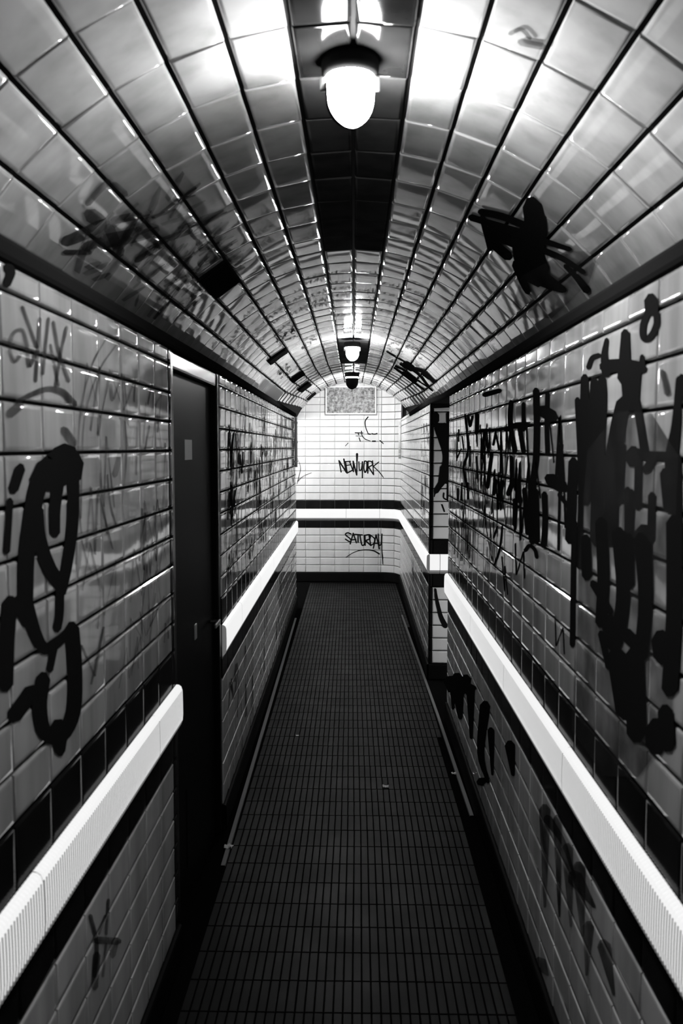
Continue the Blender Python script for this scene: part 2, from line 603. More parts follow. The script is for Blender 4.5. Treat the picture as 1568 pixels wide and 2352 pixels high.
GRAFFITI_AND_DARK_FILMS = [
 ('graffiti_word', 'END', 'k', 'black marker graffiti reading NEW YORK', [
  [-0.272,-0.177,-0.266,-0.176,-0.276,-0.186,-0.259,-0.182,-0.266,-0.237,-0.249,-0.234,-0.256,-0.288,-0.239,-0.285,-0.247,-0.339,-0.229,-0.336,-0.239,-0.346,-0.233,-0.345],
  [-0.276,-0.178,-0.269,-0.174,-0.276,-0.19,-0.258,-0.178,-0.242,-0.244,-0.224,-0.232,-0.208,-0.297,-0.189,-0.285,-0.174,-0.351,-0.155,-0.339,-0.162,-0.356,-0.156,-0.351],
  [-0.159,-0.354,-0.166,-0.356,-0.154,-0.343,-0.175,-0.347,-0.166,-0.282,-0.187,-0.286,-0.178,-0.221,-0.2,-0.225,-0.19,-0.16,-0.212,-0.164,-0.199,-0.152,-0.207,-0.153],
  [-0.184,-0.189,-0.177,-0.188,-0.19,-0.2,-0.168,-0.197,-0.183,-0.251,-0.161,-0.248,-0.175,-0.303,-0.154,-0.3,-0.168,-0.354,-0.146,-0.351,-0.16,-0.363,-0.152,-0.362],
  [-0.186,-0.198,-0.187,-0.192,-0.179,-0.203,-0.18,-0.187,-0.156,-0.202,-0.156,-0.186,-0.132,-0.201,-0.133,-0.184,-0.109,-0.199,-0.11,-0.183,-0.102,-0.194,-0.102,-0.188],
  [-0.178,-0.254,-0.179,-0.248,-0.17,-0.258,-0.173,-0.242,-0.15,-0.254,-0.152,-0.238,-0.129,-0.25,-0.132,-0.235,-0.108,-0.247,-0.111,-0.231,-0.102,-0.24,-0.103,-0.235],
  [-0.163,-0.359,-0.166,-0.353,-0.153,-0.361,-0.162,-0.344,-0.127,-0.347,-0.136,-0.331,-0.101,-0.334,-0.11,-0.317,-0.076,-0.321,-0.085,-0.304,-0.071,-0.311,-0.074,-0.305],
  [-0.13,-0.185,-0.124,-0.183,-0.132,-0.194,-0.116,-0.188,-0.115,-0.241,-0.098,-0.234,-0.097,-0.287,-0.08,-0.281,-0.079,-0.334,-0.062,-0.327,-0.071,-0.339,-0.065,-0.337],
  [-0.066,-0.342,-0.072,-0.342,-0.06,-0.334,-0.078,-0.334,-0.062,-0.286,-0.08,-0.287,-0.064,-0.238,-0.081,-0.239,-0.066,-0.191,-0.083,-0.192,-0.072,-0.183,-0.078,-0.183],
  [-0.081,-0.183,-0.073,-0.181,-0.085,-0.194,-0.064,-0.188,-0.069,-0.256,-0.047,-0.251,-0.052,-0.319,-0.031,-0.313,-0.036,-0.381,-0.014,-0.375,-0.026,-0.389,-0.019,-0.387],
  [-0.022,-0.387,-0.028,-0.387,-0.015,-0.378,-0.035,-0.378,-0.014,-0.316,-0.033,-0.316,-0.013,-0.254,-0.032,-0.253,-0.012,-0.191,-0.031,-0.191,-0.018,-0.183,-0.025,-0.183],
  [-0.018,-0.201,-0.025,-0.201,-0.011,-0.191,-0.033,-0.191,-0.009,-0.158,-0.034,-0.158,-0.007,-0.125,-0.036,-0.125,-0.005,-0.093,-0.037,-0.092,-0.015,-0.078,-0.027,-0.078],
  [0.001,-0.191,0.007,-0.19,-0.005,-0.199,0.013,-0.198,-0.003,-0.229,0.014,-0.228,-0.002,-0.261,0.015,-0.261,-0,-0.29,0.017,-0.288,0.003,-0.311,0.02,-0.306,0.013,-0.324,0.022,-0.309,0.029,-0.324,0.021,-0.308,0.04,-0.315,0.026,-0.304,0.048,-0.3,0.031,-0.294,0.053,-0.28,0.035,-0.277,0.056,-0.255,0.039,-0.252,0.059,-0.226,0.042,-0.224,0.063,-0.2,0.045,-0.197,0.058,-0.191,0.052,-0.19],
  [0.049,-0.191,0.055,-0.191,0.043,-0.199,0.061,-0.199,0.043,-0.272,0.061,-0.272,0.043,-0.345,0.061,-0.345,0.043,-0.418,0.061,-0.418,0.049,-0.426,0.055,-0.426],
  [0.079,-0.182,0.085,-0.183,0.072,-0.19,0.09,-0.192,0.069,-0.212,0.087,-0.215,0.065,-0.235,0.084,-0.238,0.063,-0.258,0.082,-0.259,0.062,-0.279,0.081,-0.279,0.064,-0.301,0.083,-0.298,0.069,-0.323,0.087,-0.318,0.075,-0.341,0.092,-0.333,0.085,-0.354,0.092,-0.336,0.102,-0.348,0.088,-0.335,0.111,-0.333,0.093,-0.325,0.118,-0.315,0.099,-0.31,0.122,-0.295,0.103,-0.292,0.124,-0.271,0.105,-0.27,0.124,-0.243,0.105,-0.244,0.123,-0.216,0.104,-0.218,0.119,-0.196,0.101,-0.201,0.11,-0.183,0.099,-0.198,0.097,-0.18,0.098,-0.199,0.088,-0.181,0.09,-0.2,0.081,-0.182,0.081,-0.201,0.072,-0.188,0.073,-0.195],
  [0.125,-0.182,0.132,-0.182,0.118,-0.191,0.139,-0.191,0.117,-0.245,0.138,-0.245,0.116,-0.298,0.137,-0.299,0.115,-0.352,0.136,-0.353,0.122,-0.361,0.129,-0.362],
  [0.12,-0.192,0.121,-0.186,0.128,-0.198,0.129,-0.181,0.141,-0.199,0.142,-0.182,0.154,-0.2,0.155,-0.182,0.165,-0.201,0.169,-0.184,0.171,-0.204,0.182,-0.19,0.175,-0.21,0.191,-0.201,0.179,-0.219,0.196,-0.214,0.181,-0.228,0.198,-0.228,0.18,-0.235,0.195,-0.243,0.174,-0.241,0.185,-0.254,0.162,-0.248,0.171,-0.263,0.147,-0.256,0.156,-0.271,0.133,-0.264,0.142,-0.279,0.129,-0.273,0.132,-0.278],
  [0.13,-0.266,0.136,-0.263,0.13,-0.277,0.146,-0.266,0.152,-0.311,0.168,-0.301,0.175,-0.345,0.191,-0.335,0.198,-0.38,0.214,-0.369,0.208,-0.383,0.214,-0.38],
  [0.187,-0.177,0.193,-0.176,0.183,-0.184,0.199,-0.183,0.188,-0.245,0.204,-0.244,0.193,-0.306,0.209,-0.305,0.198,-0.368,0.214,-0.366,0.204,-0.374,0.209,-0.374],
  [0.279,-0.195,0.283,-0.2,0.27,-0.196,0.28,-0.208,0.246,-0.215,0.256,-0.228,0.221,-0.235,0.231,-0.247,0.197,-0.254,0.207,-0.267,0.195,-0.263,0.198,-0.267],
  [0.195,-0.258,0.199,-0.254,0.197,-0.266,0.207,-0.255,0.216,-0.283,0.225,-0.272,0.234,-0.299,0.243,-0.289,0.252,-0.316,0.262,-0.306,0.271,-0.335,0.28,-0.326,0.289,-0.356,0.299,-0.347,0.307,-0.378,0.317,-0.371,0.326,-0.402,0.335,-0.395,0.345,-0.425,0.354,-0.418,0.351,-0.427,0.354,-0.425],
 ]),
 ('graffiti_word', 'END', 'k', 'black marker graffiti reading SATURDAY', [
  [-0.092,-1.189,-0.095,-1.196,-0.098,-1.18,-0.105,-1.198,-0.11,-1.175,-0.118,-1.193,-0.123,-1.169,-0.13,-1.187,-0.136,-1.164,-0.141,-1.183,-0.15,-1.163,-0.148,-1.182,-0.164,-1.166,-0.156,-1.184,-0.177,-1.174,-0.165,-1.189,-0.187,-1.187,-0.169,-1.193,-0.186,-1.205,-0.169,-1.196,-0.172,-1.221,-0.159,-1.206,-0.15,-1.237,-0.139,-1.222,-0.129,-1.253,-0.117,-1.238,-0.117,-1.265,-0.101,-1.254,-0.113,-1.274,-0.094,-1.27,-0.114,-1.282,-0.095,-1.286,-0.116,-1.286,-0.102,-1.3,-0.116,-1.287,-0.116,-1.306,-0.124,-1.284,-0.132,-1.301,-0.139,-1.275,-0.149,-1.291,-0.157,-1.263,-0.167,-1.279,-0.174,-1.252,-0.184,-1.268,-0.184,-1.252,-0.188,-1.258],
  [-0.111,-1.336,-0.118,-1.334,-0.103,-1.329,-0.122,-1.324,-0.09,-1.279,-0.108,-1.274,-0.076,-1.23,-0.095,-1.225,-0.063,-1.18,-0.081,-1.175,-0.066,-1.17,-0.073,-1.169],
  [-0.078,-1.171,-0.071,-1.169,-0.081,-1.181,-0.063,-1.175,-0.066,-1.225,-0.048,-1.219,-0.051,-1.27,-0.033,-1.264,-0.037,-1.314,-0.018,-1.308,-0.028,-1.321,-0.022,-1.318],
  [-0.105,-1.275,-0.106,-1.268,-0.097,-1.279,-0.099,-1.262,-0.076,-1.277,-0.078,-1.259,-0.055,-1.274,-0.057,-1.257,-0.034,-1.272,-0.036,-1.254,-0.027,-1.265,-0.027,-1.259],
  [-0.062,-1.195,-0.061,-1.189,-0.054,-1.202,-0.053,-1.184,-0.019,-1.204,-0.017,-1.187,0.017,-1.207,0.019,-1.19,0.053,-1.21,0.054,-1.193,0.061,-1.205,0.062,-1.199],
  [-0.009,-1.191,-0.002,-1.191,-0.016,-1.2,0.005,-1.2,-0.016,-1.235,0.005,-1.235,-0.016,-1.269,0.005,-1.269,-0.016,-1.304,0.005,-1.304,-0.009,-1.313,-0.002,-1.313],
  [0.015,-1.199,0.022,-1.198,0.01,-1.209,0.03,-1.205,0.017,-1.246,0.037,-1.243,0.024,-1.286,0.044,-1.282,0.031,-1.321,0.051,-1.316,0.04,-1.346,0.058,-1.336,0.056,-1.358,0.06,-1.338,0.074,-1.353,0.062,-1.337,0.086,-1.339,0.068,-1.329,0.093,-1.321,0.073,-1.316,0.095,-1.297,0.075,-1.297,0.094,-1.268,0.073,-1.269,0.091,-1.236,0.071,-1.238,0.09,-1.207,0.069,-1.208,0.082,-1.198,0.075,-1.198],
  [0.084,-1.198,0.091,-1.198,0.078,-1.208,0.098,-1.207,0.079,-1.253,0.1,-1.253,0.08,-1.299,0.101,-1.298,0.082,-1.345,0.102,-1.344,0.089,-1.354,0.096,-1.354],
  [0.08,-1.213,0.078,-1.205,0.09,-1.217,0.086,-1.197,0.108,-1.214,0.104,-1.194,0.126,-1.21,0.122,-1.19,0.141,-1.208,0.141,-1.187,0.148,-1.209,0.158,-1.191,0.15,-1.213,0.169,-1.205,0.153,-1.224,0.173,-1.223,0.152,-1.237,0.172,-1.241,0.148,-1.245,0.165,-1.258,0.141,-1.252,0.151,-1.269,0.126,-1.258,0.133,-1.277,0.108,-1.265,0.115,-1.284,0.09,-1.272,0.098,-1.291,0.084,-1.281,0.087,-1.288],
  [0.085,-1.274,0.09,-1.269,0.087,-1.285,0.101,-1.27,0.113,-1.309,0.127,-1.293,0.139,-1.332,0.153,-1.317,0.165,-1.356,0.179,-1.34,0.176,-1.357,0.181,-1.352],
  [0.141,-1.199,0.147,-1.198,0.136,-1.209,0.155,-1.206,0.144,-1.253,0.163,-1.25,0.151,-1.298,0.17,-1.294,0.159,-1.342,0.178,-1.339,0.166,-1.35,0.173,-1.349],
  [0.162,-1.351,0.159,-1.345,0.172,-1.353,0.164,-1.336,0.183,-1.348,0.176,-1.33,0.196,-1.342,0.187,-1.325,0.209,-1.335,0.196,-1.32,0.219,-1.323,0.203,-1.313,0.226,-1.307,0.208,-1.301,0.231,-1.288,0.212,-1.285,0.233,-1.267,0.214,-1.269,0.228,-1.247,0.211,-1.256,0.216,-1.231,0.202,-1.244,0.198,-1.217,0.187,-1.232,0.179,-1.204,0.169,-1.22,0.162,-1.192,0.151,-1.208,0.152,-1.192,0.148,-1.197],
  [0.207,-1.394,0.2,-1.393,0.214,-1.387,0.196,-1.383,0.227,-1.325,0.208,-1.321,0.239,-1.263,0.22,-1.259,0.251,-1.201,0.232,-1.198,0.246,-1.192,0.24,-1.19],
  [0.236,-1.192,0.243,-1.19,0.232,-1.202,0.251,-1.197,0.248,-1.266,0.266,-1.261,0.263,-1.33,0.282,-1.326,0.278,-1.394,0.297,-1.39,0.286,-1.401,0.293,-1.4],
  [0.201,-1.321,0.201,-1.315,0.209,-1.327,0.209,-1.309,0.232,-1.327,0.232,-1.309,0.255,-1.327,0.255,-1.309,0.279,-1.327,0.279,-1.309,0.287,-1.321,0.287,-1.315],
  [0.267,-1.181,0.273,-1.18,0.262,-1.189,0.28,-1.188,0.266,-1.231,0.283,-1.23,0.269,-1.276,0.286,-1.275,0.273,-1.316,0.29,-1.314,0.278,-1.343,0.294,-1.337,0.291,-1.357,0.294,-1.339,0.307,-1.348,0.294,-1.337,0.316,-1.332,0.3,-1.325,0.323,-1.313,0.305,-1.309,0.326,-1.287,0.309,-1.286,0.328,-1.256,0.311,-1.255,0.33,-1.221,0.312,-1.221,0.331,-1.189,0.314,-1.188,0.326,-1.18,0.32,-1.18],
  [0.317,-1.187,0.321,-1.187,0.314,-1.192,0.325,-1.192,0.315,-1.271,0.327,-1.271,0.316,-1.35,0.328,-1.35,0.317,-1.429,0.329,-1.429,0.321,-1.435,0.325,-1.435],
  [0.32,-1.424,0.325,-1.423,0.317,-1.43,0.33,-1.428,0.321,-1.487,0.34,-1.485,0.325,-1.545,0.349,-1.542,0.33,-1.602,0.359,-1.598,0.341,-1.614,0.351,-1.613],
  [-0.173,-1.515,-0.175,-1.513,-0.169,-1.515,-0.173,-1.509,-0.147,-1.5,-0.152,-1.493,-0.125,-1.485,-0.13,-1.477,-0.103,-1.47,-0.108,-1.462,-0.08,-1.457,-0.085,-1.448,-0.056,-1.446,-0.06,-1.436,-0.03,-1.436,-0.034,-1.425,-0.004,-1.428,-0.007,-1.416,0.022,-1.421,0.019,-1.409,0.048,-1.417,0.046,-1.404,0.074,-1.415,0.073,-1.401,0.099,-1.414,0.099,-1.4,0.124,-1.415,0.124,-1.4,0.147,-1.417,0.148,-1.401,0.169,-1.42,0.171,-1.403,0.19,-1.425,0.194,-1.408,0.21,-1.431,0.216,-1.414,0.228,-1.439,0.236,-1.422,0.245,-1.449,0.255,-1.432,0.263,-1.461,0.273,-1.443,0.281,-1.472,0.292,-1.454,0.293,-1.471,0.296,-1.464],
 ]),
 ('graffiti_marks', 'END', 'k', 'thin broken black marker strokes above the words', [
  [0.13,0.419,0.135,0.415,0.122,0.416,0.135,0.406,0.111,0.402,0.124,0.392,0.1,0.389,0.113,0.379,0.089,0.373,0.103,0.366,0.082,0.355,0.097,0.352,0.08,0.335,0.095,0.334,0.081,0.313,0.096,0.314,0.085,0.29,0.099,0.293,0.09,0.269,0.103,0.272,0.096,0.247,0.109,0.252,0.105,0.226,0.117,0.231,0.114,0.205,0.126,0.21,0.123,0.185,0.135,0.189,0.129,0.181,0.133,0.183],
  [0.12,0.178,0.121,0.185,0.128,0.172,0.13,0.19,0.139,0.171,0.14,0.188,0.149,0.17,0.151,0.187,0.16,0.168,0.162,0.186,0.169,0.173,0.169,0.18],
  [0.173,0.183,0.174,0.188,0.179,0.176,0.182,0.191,0.188,0.174,0.192,0.189,0.198,0.172,0.201,0.187,0.209,0.17,0.21,0.185,0.219,0.17,0.218,0.185,0.229,0.171,0.225,0.186,0.238,0.174,0.233,0.188,0.246,0.177,0.24,0.191,0.253,0.18,0.248,0.194,0.258,0.187,0.256,0.192],
  [-0.054,0.195,-0.054,0.199,-0.048,0.19,-0.048,0.203,-0.013,0.189,-0.013,0.202,0.022,0.188,0.023,0.201,0.058,0.187,0.058,0.2,0.064,0.191,0.064,0.196],
  [-0.011,0.199,-0.006,0.201,-0.014,0.191,0.001,0.196,-0.011,0.183,0.004,0.187,-0.009,0.174,0.006,0.179,-0.006,0.166,0.009,0.17,0.001,0.16,0.006,0.162],
  [0.036,0.225,0.041,0.226,0.032,0.219,0.046,0.22,0.033,0.204,0.047,0.205,0.034,0.189,0.047,0.19,0.036,0.174,0.048,0.177,0.041,0.159,0.052,0.164,0.049,0.144,0.06,0.151,0.06,0.13,0.069,0.138,0.073,0.117,0.081,0.125,0.087,0.105,0.094,0.115,0.103,0.097,0.108,0.107,0.121,0.091,0.124,0.101,0.139,0.085,0.142,0.095,0.156,0.08,0.16,0.089,0.162,0.081,0.163,0.085],
  [0.181,0.078,0.181,0.085,0.19,0.072,0.19,0.091,0.203,0.072,0.203,0.091,0.216,0.072,0.216,0.091,0.229,0.072,0.229,0.091,0.237,0.078,0.237,0.085],
  [0.283,0.093,0.286,0.097,0.285,0.085,0.295,0.097,0.298,0.074,0.307,0.085,0.311,0.063,0.32,0.073,0.325,0.052,0.333,0.061,0.338,0.042,0.345,0.05,0.35,0.032,0.356,0.04,0.361,0.023,0.367,0.03,0.372,0.014,0.378,0.02,0.384,0.005,0.389,0.01,0.388,0.004,0.39,0.006],
  [0.003,0.134,0.007,0.136,0.001,0.127,0.013,0.131,0.006,0.111,0.018,0.115,0.011,0.095,0.024,0.099,0.017,0.079,0.029,0.083,0.023,0.075,0.027,0.076],
  [-0.042,0.151,-0.042,0.153,-0.039,0.148,-0.038,0.156,-0.009,0.147,-0.008,0.155,0.021,0.146,0.022,0.154,0.052,0.145,0.052,0.152,0.055,0.147,0.055,0.15],
  [-0.182,0.013,-0.184,0.015,-0.177,0.014,-0.183,0.02,-0.164,0.028,-0.17,0.034,-0.151,0.042,-0.157,0.048,-0.138,0.056,-0.145,0.062,-0.137,0.061,-0.14,0.063],
 ]),
 ('graffiti_marks', 'END', 'g', 'grey looping pen line at the left edge of the end wall', [
  [-0.844,-0.131,-0.84,-0.13,-0.845,-0.137,-0.834,-0.133,-0.832,-0.173,-0.821,-0.169,-0.817,-0.21,-0.806,-0.206,-0.805,-0.245,-0.794,-0.242,-0.799,-0.278,-0.787,-0.277,-0.8,-0.31,-0.788,-0.312,-0.806,-0.342,-0.795,-0.345,-0.815,-0.373,-0.804,-0.376,-0.823,-0.402,-0.811,-0.404,-0.829,-0.428,-0.817,-0.43,-0.835,-0.451,-0.823,-0.454,-0.841,-0.474,-0.829,-0.477,-0.847,-0.497,-0.835,-0.5,-0.845,-0.503,-0.841,-0.504],
  [-0.832,-0.469,-0.836,-0.465,-0.824,-0.468,-0.834,-0.457,-0.807,-0.451,-0.817,-0.441,-0.791,-0.433,-0.801,-0.424,-0.774,-0.417,-0.782,-0.407,-0.754,-0.402,-0.76,-0.392,-0.73,-0.389,-0.734,-0.379,-0.701,-0.377,-0.705,-0.367,-0.671,-0.365,-0.675,-0.356,-0.642,-0.353,-0.646,-0.345,-0.64,-0.349,-0.641,-0.346],
 ]),
 ('graffiti_tag', 'LN', 'g', 'grey sprayed scrawl of looping letters high on the wall', [
  [1.694,0.27,1.7,0.272,1.691,0.266,1.709,0.271,1.714,0.243,1.732,0.249,1.737,0.221,1.756,0.225,1.761,0.197,1.781,0.202,1.77,0.196,1.777,0.197],
  [1.788,0.263,1.796,0.263,1.781,0.258,1.802,0.261,1.77,0.216,1.791,0.218,1.759,0.174,1.78,0.175,1.748,0.132,1.769,0.133,1.754,0.129,1.761,0.129],
  [1.839,0.27,1.846,0.271,1.831,0.266,1.852,0.268,1.817,0.226,1.837,0.228,1.804,0.188,1.823,0.189,1.79,0.149,1.81,0.15,1.795,0.147,1.802,0.147],
  [1.866,0.266,1.874,0.268,1.86,0.261,1.883,0.266,1.866,0.248,1.889,0.252,1.872,0.234,1.895,0.238,1.878,0.22,1.901,0.224,1.887,0.205,1.911,0.21,1.9,0.191,1.923,0.195,1.916,0.176,1.939,0.18,1.932,0.16,1.956,0.165,1.949,0.145,1.973,0.15,1.96,0.143,1.968,0.145],
  [1.953,0.268,1.961,0.268,1.943,0.263,1.966,0.265,1.932,0.248,1.955,0.249,1.922,0.233,1.944,0.234,1.911,0.218,1.933,0.219,1.901,0.202,1.923,0.203,1.892,0.185,1.914,0.186,1.883,0.167,1.904,0.168,1.874,0.149,1.895,0.15,1.865,0.132,1.886,0.132,1.87,0.128,1.878,0.128],
  [1.632,0.188,1.626,0.188,1.641,0.192,1.623,0.192,1.646,0.198,1.628,0.198,1.65,0.204,1.632,0.204,1.655,0.209,1.638,0.21,1.661,0.213,1.647,0.216,1.668,0.216,1.658,0.221,1.678,0.219,1.672,0.225,1.686,0.22,1.688,0.228,1.69,0.22,1.704,0.228,1.694,0.218,1.713,0.223,1.699,0.212,1.719,0.217,1.703,0.205,1.724,0.209,1.707,0.197,1.728,0.201,1.709,0.187,1.73,0.19,1.71,0.174,1.731,0.177,1.712,0.162,1.733,0.165,1.717,0.155,1.734,0.161,1.74,0.158,1.723,0.161,1.75,0.166,1.73,0.167,1.759,0.175,1.739,0.176,1.768,0.183,1.748,0.184,1.766,0.187,1.759,0.188],
  [1.651,0.195,1.656,0.194,1.642,0.192,1.656,0.19,1.637,0.189,1.65,0.186,1.631,0.186,1.645,0.184,1.625,0.182,1.642,0.182,1.623,0.177,1.641,0.18,1.626,0.172,1.643,0.176,1.632,0.166,1.648,0.17,1.639,0.16,1.654,0.166,1.65,0.157,1.657,0.164,1.665,0.16,1.655,0.164,1.675,0.165,1.66,0.167,1.683,0.17,1.667,0.172,1.69,0.174,1.675,0.177,1.69,0.178,1.685,0.179],
  [1.846,0.216,1.852,0.217,1.842,0.213,1.859,0.216,1.856,0.186,1.873,0.189,1.87,0.159,1.888,0.162,1.885,0.132,1.903,0.134,1.892,0.13,1.898,0.131],
 ]),
 ('graffiti_arc', 'LN', 'g', 'grey sprayed arc beneath the scrawl', [
  [1.652,0.082,1.648,0.085,1.663,0.082,1.654,0.089,1.683,0.087,1.673,0.094,1.704,0.092,1.693,0.099,1.725,0.096,1.714,0.105,1.746,0.101,1.736,0.11,1.768,0.105,1.758,0.115,1.79,0.109,1.781,0.12,1.812,0.113,1.805,0.124,1.832,0.115,1.831,0.127,1.852,0.116,1.856,0.129,1.871,0.115,1.882,0.13,1.891,0.114,1.908,0.129,1.908,0.112,1.933,0.127,1.923,0.109,1.957,0.122,1.938,0.103,1.977,0.116,1.954,0.097,1.995,0.11,1.971,0.091,2.014,0.105,2,0.09,2.016,0.095],
  [1.613,0.054,1.604,0.058,1.635,0.055,1.61,0.067,1.652,0.061,1.626,0.073,1.669,0.067,1.642,0.079,1.686,0.074,1.659,0.085,1.692,0.083,1.683,0.087],
  [1.902,0.042,1.919,0.046,1.9,0.032,1.949,0.043,1.918,0.023,1.968,0.034,1.937,0.013,1.987,0.025,1.956,0.004,2.007,0.015,1.986,0,2.005,0.004],
 ]),
 ('graffiti_lines', 'LN', 'f', 'thin faint sprayed double line running down the tiles', [
  [2.276,0.287,2.28,0.287,2.268,0.285,2.281,0.285,2.234,0.265,2.246,0.265,2.2,0.246,2.212,0.245,2.168,0.227,2.181,0.226,2.139,0.207,2.152,0.206,2.114,0.185,2.127,0.184,2.091,0.161,2.104,0.161,2.071,0.139,2.084,0.139,2.055,0.118,2.068,0.118,2.043,0.1,2.056,0.1,2.035,0.083,2.048,0.083,2.029,0.067,2.042,0.067,2.024,0.05,2.036,0.05,2.018,0.031,2.031,0.031,2.014,0.012,2.026,0.012,2.01,-0.009,2.023,-0.009,2.008,-0.03,2.02,-0.03,2.006,-0.054,2.018,-0.055,2.005,-0.081,2.017,-0.081,2.005,-0.107,2.017,-0.107,2.006,-0.13,2.018,-0.131,2.009,-0.149,2.021,-0.15,2.013,-0.166,2.026,-0.167,2.018,-0.182,2.03,-0.183,2.022,-0.199,2.035,-0.199,2.027,-0.201,2.031,-0.201],
  [2.356,0.275,2.361,0.274,2.348,0.273,2.361,0.272,2.308,0.254,2.321,0.252,2.268,0.235,2.281,0.234,2.231,0.217,2.244,0.216,2.199,0.198,2.212,0.197,2.17,0.179,2.184,0.178,2.146,0.159,2.159,0.159,2.124,0.14,2.137,0.139,2.105,0.121,2.118,0.12,2.089,0.104,2.102,0.104,2.076,0.088,2.089,0.088,2.065,0.071,2.078,0.071,2.056,0.05,2.069,0.05,2.048,0.025,2.06,0.024,2.041,-0.005,2.054,-0.005,2.036,-0.035,2.049,-0.036,2.032,-0.064,2.044,-0.065,2.028,-0.09,2.04,-0.091,2.025,-0.115,2.037,-0.116,2.022,-0.14,2.035,-0.141,2.019,-0.164,2.032,-0.165,2.023,-0.166,2.028,-0.167],
  [2.186,-0.031,2.192,-0.031,2.181,-0.033,2.198,-0.033,2.182,-0.051,2.199,-0.051,2.183,-0.069,2.2,-0.069,2.185,-0.087,2.202,-0.088,2.188,-0.106,2.205,-0.106,2.193,-0.125,2.211,-0.125,2.2,-0.145,2.218,-0.145,2.208,-0.164,2.225,-0.165,2.214,-0.18,2.232,-0.181,2.219,-0.193,2.237,-0.194,2.223,-0.204,2.241,-0.205,2.227,-0.213,2.244,-0.214,2.23,-0.223,2.248,-0.224,2.237,-0.225,2.243,-0.226],
  [2.247,-0.069,2.252,-0.069,2.242,-0.071,2.258,-0.071,2.247,-0.09,2.262,-0.09,2.251,-0.11,2.266,-0.11,2.256,-0.129,2.272,-0.129,2.263,-0.147,2.279,-0.147,2.273,-0.163,2.289,-0.163,2.286,-0.178,2.302,-0.178,2.3,-0.193,2.316,-0.193,2.313,-0.208,2.329,-0.208,2.32,-0.21,2.326,-0.21],
  [2.425,0.085,2.431,0.085,2.421,0.083,2.436,0.083,2.424,0.053,2.439,0.054,2.428,0.023,2.443,0.024,2.43,-0.007,2.445,-0.007,2.427,-0.036,2.443,-0.037,2.418,-0.066,2.433,-0.067,2.405,-0.096,2.42,-0.097,2.389,-0.125,2.404,-0.126,2.375,-0.153,2.389,-0.155,2.379,-0.156,2.384,-0.156],
  [2.568,0.077,2.574,0.077,2.562,0.075,2.579,0.076,2.553,0.023,2.57,0.023,2.544,-0.028,2.561,-0.029,2.535,-0.08,2.552,-0.081,2.54,-0.082,2.546,-0.082],
  [2.424,0.073,2.429,0.073,2.42,0.071,2.435,0.072,2.428,0.048,2.443,0.049,2.437,0.026,2.452,0.027,2.445,0.003,2.461,0.004,2.451,0.002,2.456,0.002],
  [2.375,-0.009,2.394,-0.01,2.35,-0.014,2.405,-0.018,2.33,-0.033,2.384,-0.038,2.31,-0.052,2.364,-0.057,2.291,-0.07,2.343,-0.076,2.301,-0.079,2.319,-0.081],
  [2.285,0.164,2.297,0.166,2.275,0.159,2.31,0.163,2.278,0.147,2.313,0.15,2.282,0.135,2.317,0.138,2.286,0.123,2.321,0.125,2.298,0.119,2.31,0.12],
  [2.024,-0.214,2.028,-0.214,2.021,-0.216,2.034,-0.216,2.031,-0.23,2.043,-0.23,2.041,-0.244,2.053,-0.245,2.051,-0.259,2.063,-0.259,2.061,-0.272,2.074,-0.272,2.071,-0.283,2.084,-0.283,2.082,-0.293,2.095,-0.293,2.093,-0.303,2.105,-0.303,2.104,-0.313,2.116,-0.313,2.11,-0.315,2.115,-0.315],
 ]),
 ('black_blob', 'LN', 'k', 'black paint blot at the top edge of the wall', [
  [1.615,0.331,1.628,0.337,1.616,0.321,1.654,0.34,1.621,0.32,1.657,0.339,1.625,0.319,1.662,0.337,1.625,0.32,1.669,0.334,1.626,0.32,1.67,0.327,1.624,0.317,1.665,0.32,1.62,0.312,1.658,0.313,1.613,0.305,1.651,0.306,1.608,0.298,1.644,0.299,1.612,0.291,1.625,0.291],
 ]),
 ('graffiti_letter', 'LN', 'k', 'big dripping black sprayed letter with a looped centre', [
  [1.924,-0.002,1.952,-0.014,1.855,-0.003,1.931,-0.037,1.835,-0.009,1.907,-0.043,1.814,-0.015,1.885,-0.048,1.79,-0.022,1.868,-0.052,1.767,-0.031,1.854,-0.057,1.749,-0.041,1.84,-0.063,1.733,-0.052,1.826,-0.071,1.718,-0.064,1.813,-0.081,1.706,-0.077,1.801,-0.091,1.695,-0.092,1.79,-0.104,1.687,-0.108,1.78,-0.12,1.679,-0.124,1.771,-0.136,1.672,-0.14,1.762,-0.153,1.664,-0.157,1.753,-0.17,1.656,-0.173,1.744,-0.187,1.65,-0.191,1.735,-0.205,1.644,-0.21,1.729,-0.223,1.64,-0.231,1.724,-0.244,1.638,-0.253,1.721,-0.266,1.636,-0.275,1.718,-0.289,1.634,-0.297,1.715,-0.312,1.658,-0.316,1.687,-0.321],
  [1.923,0.009,1.998,-0,1.824,-0.013,2.029,-0.043,1.817,-0.018,2.023,-0.046,1.814,-0.022,2.016,-0.053,1.817,-0.02,1.997,-0.064,1.822,-0.018,1.964,-0.075,1.817,-0.019,1.929,-0.083,1.801,-0.022,1.897,-0.087,1.778,-0.026,1.87,-0.091,1.755,-0.031,1.847,-0.095,1.711,-0.063,1.74,-0.085],
  [1.854,-0.002,1.914,0.008,1.835,-0.037,2.015,-0.009,1.846,-0.045,2.029,-0.018,1.858,-0.054,2.042,-0.028,1.87,-0.063,2.057,-0.037,1.966,-0.083,2.034,-0.075],
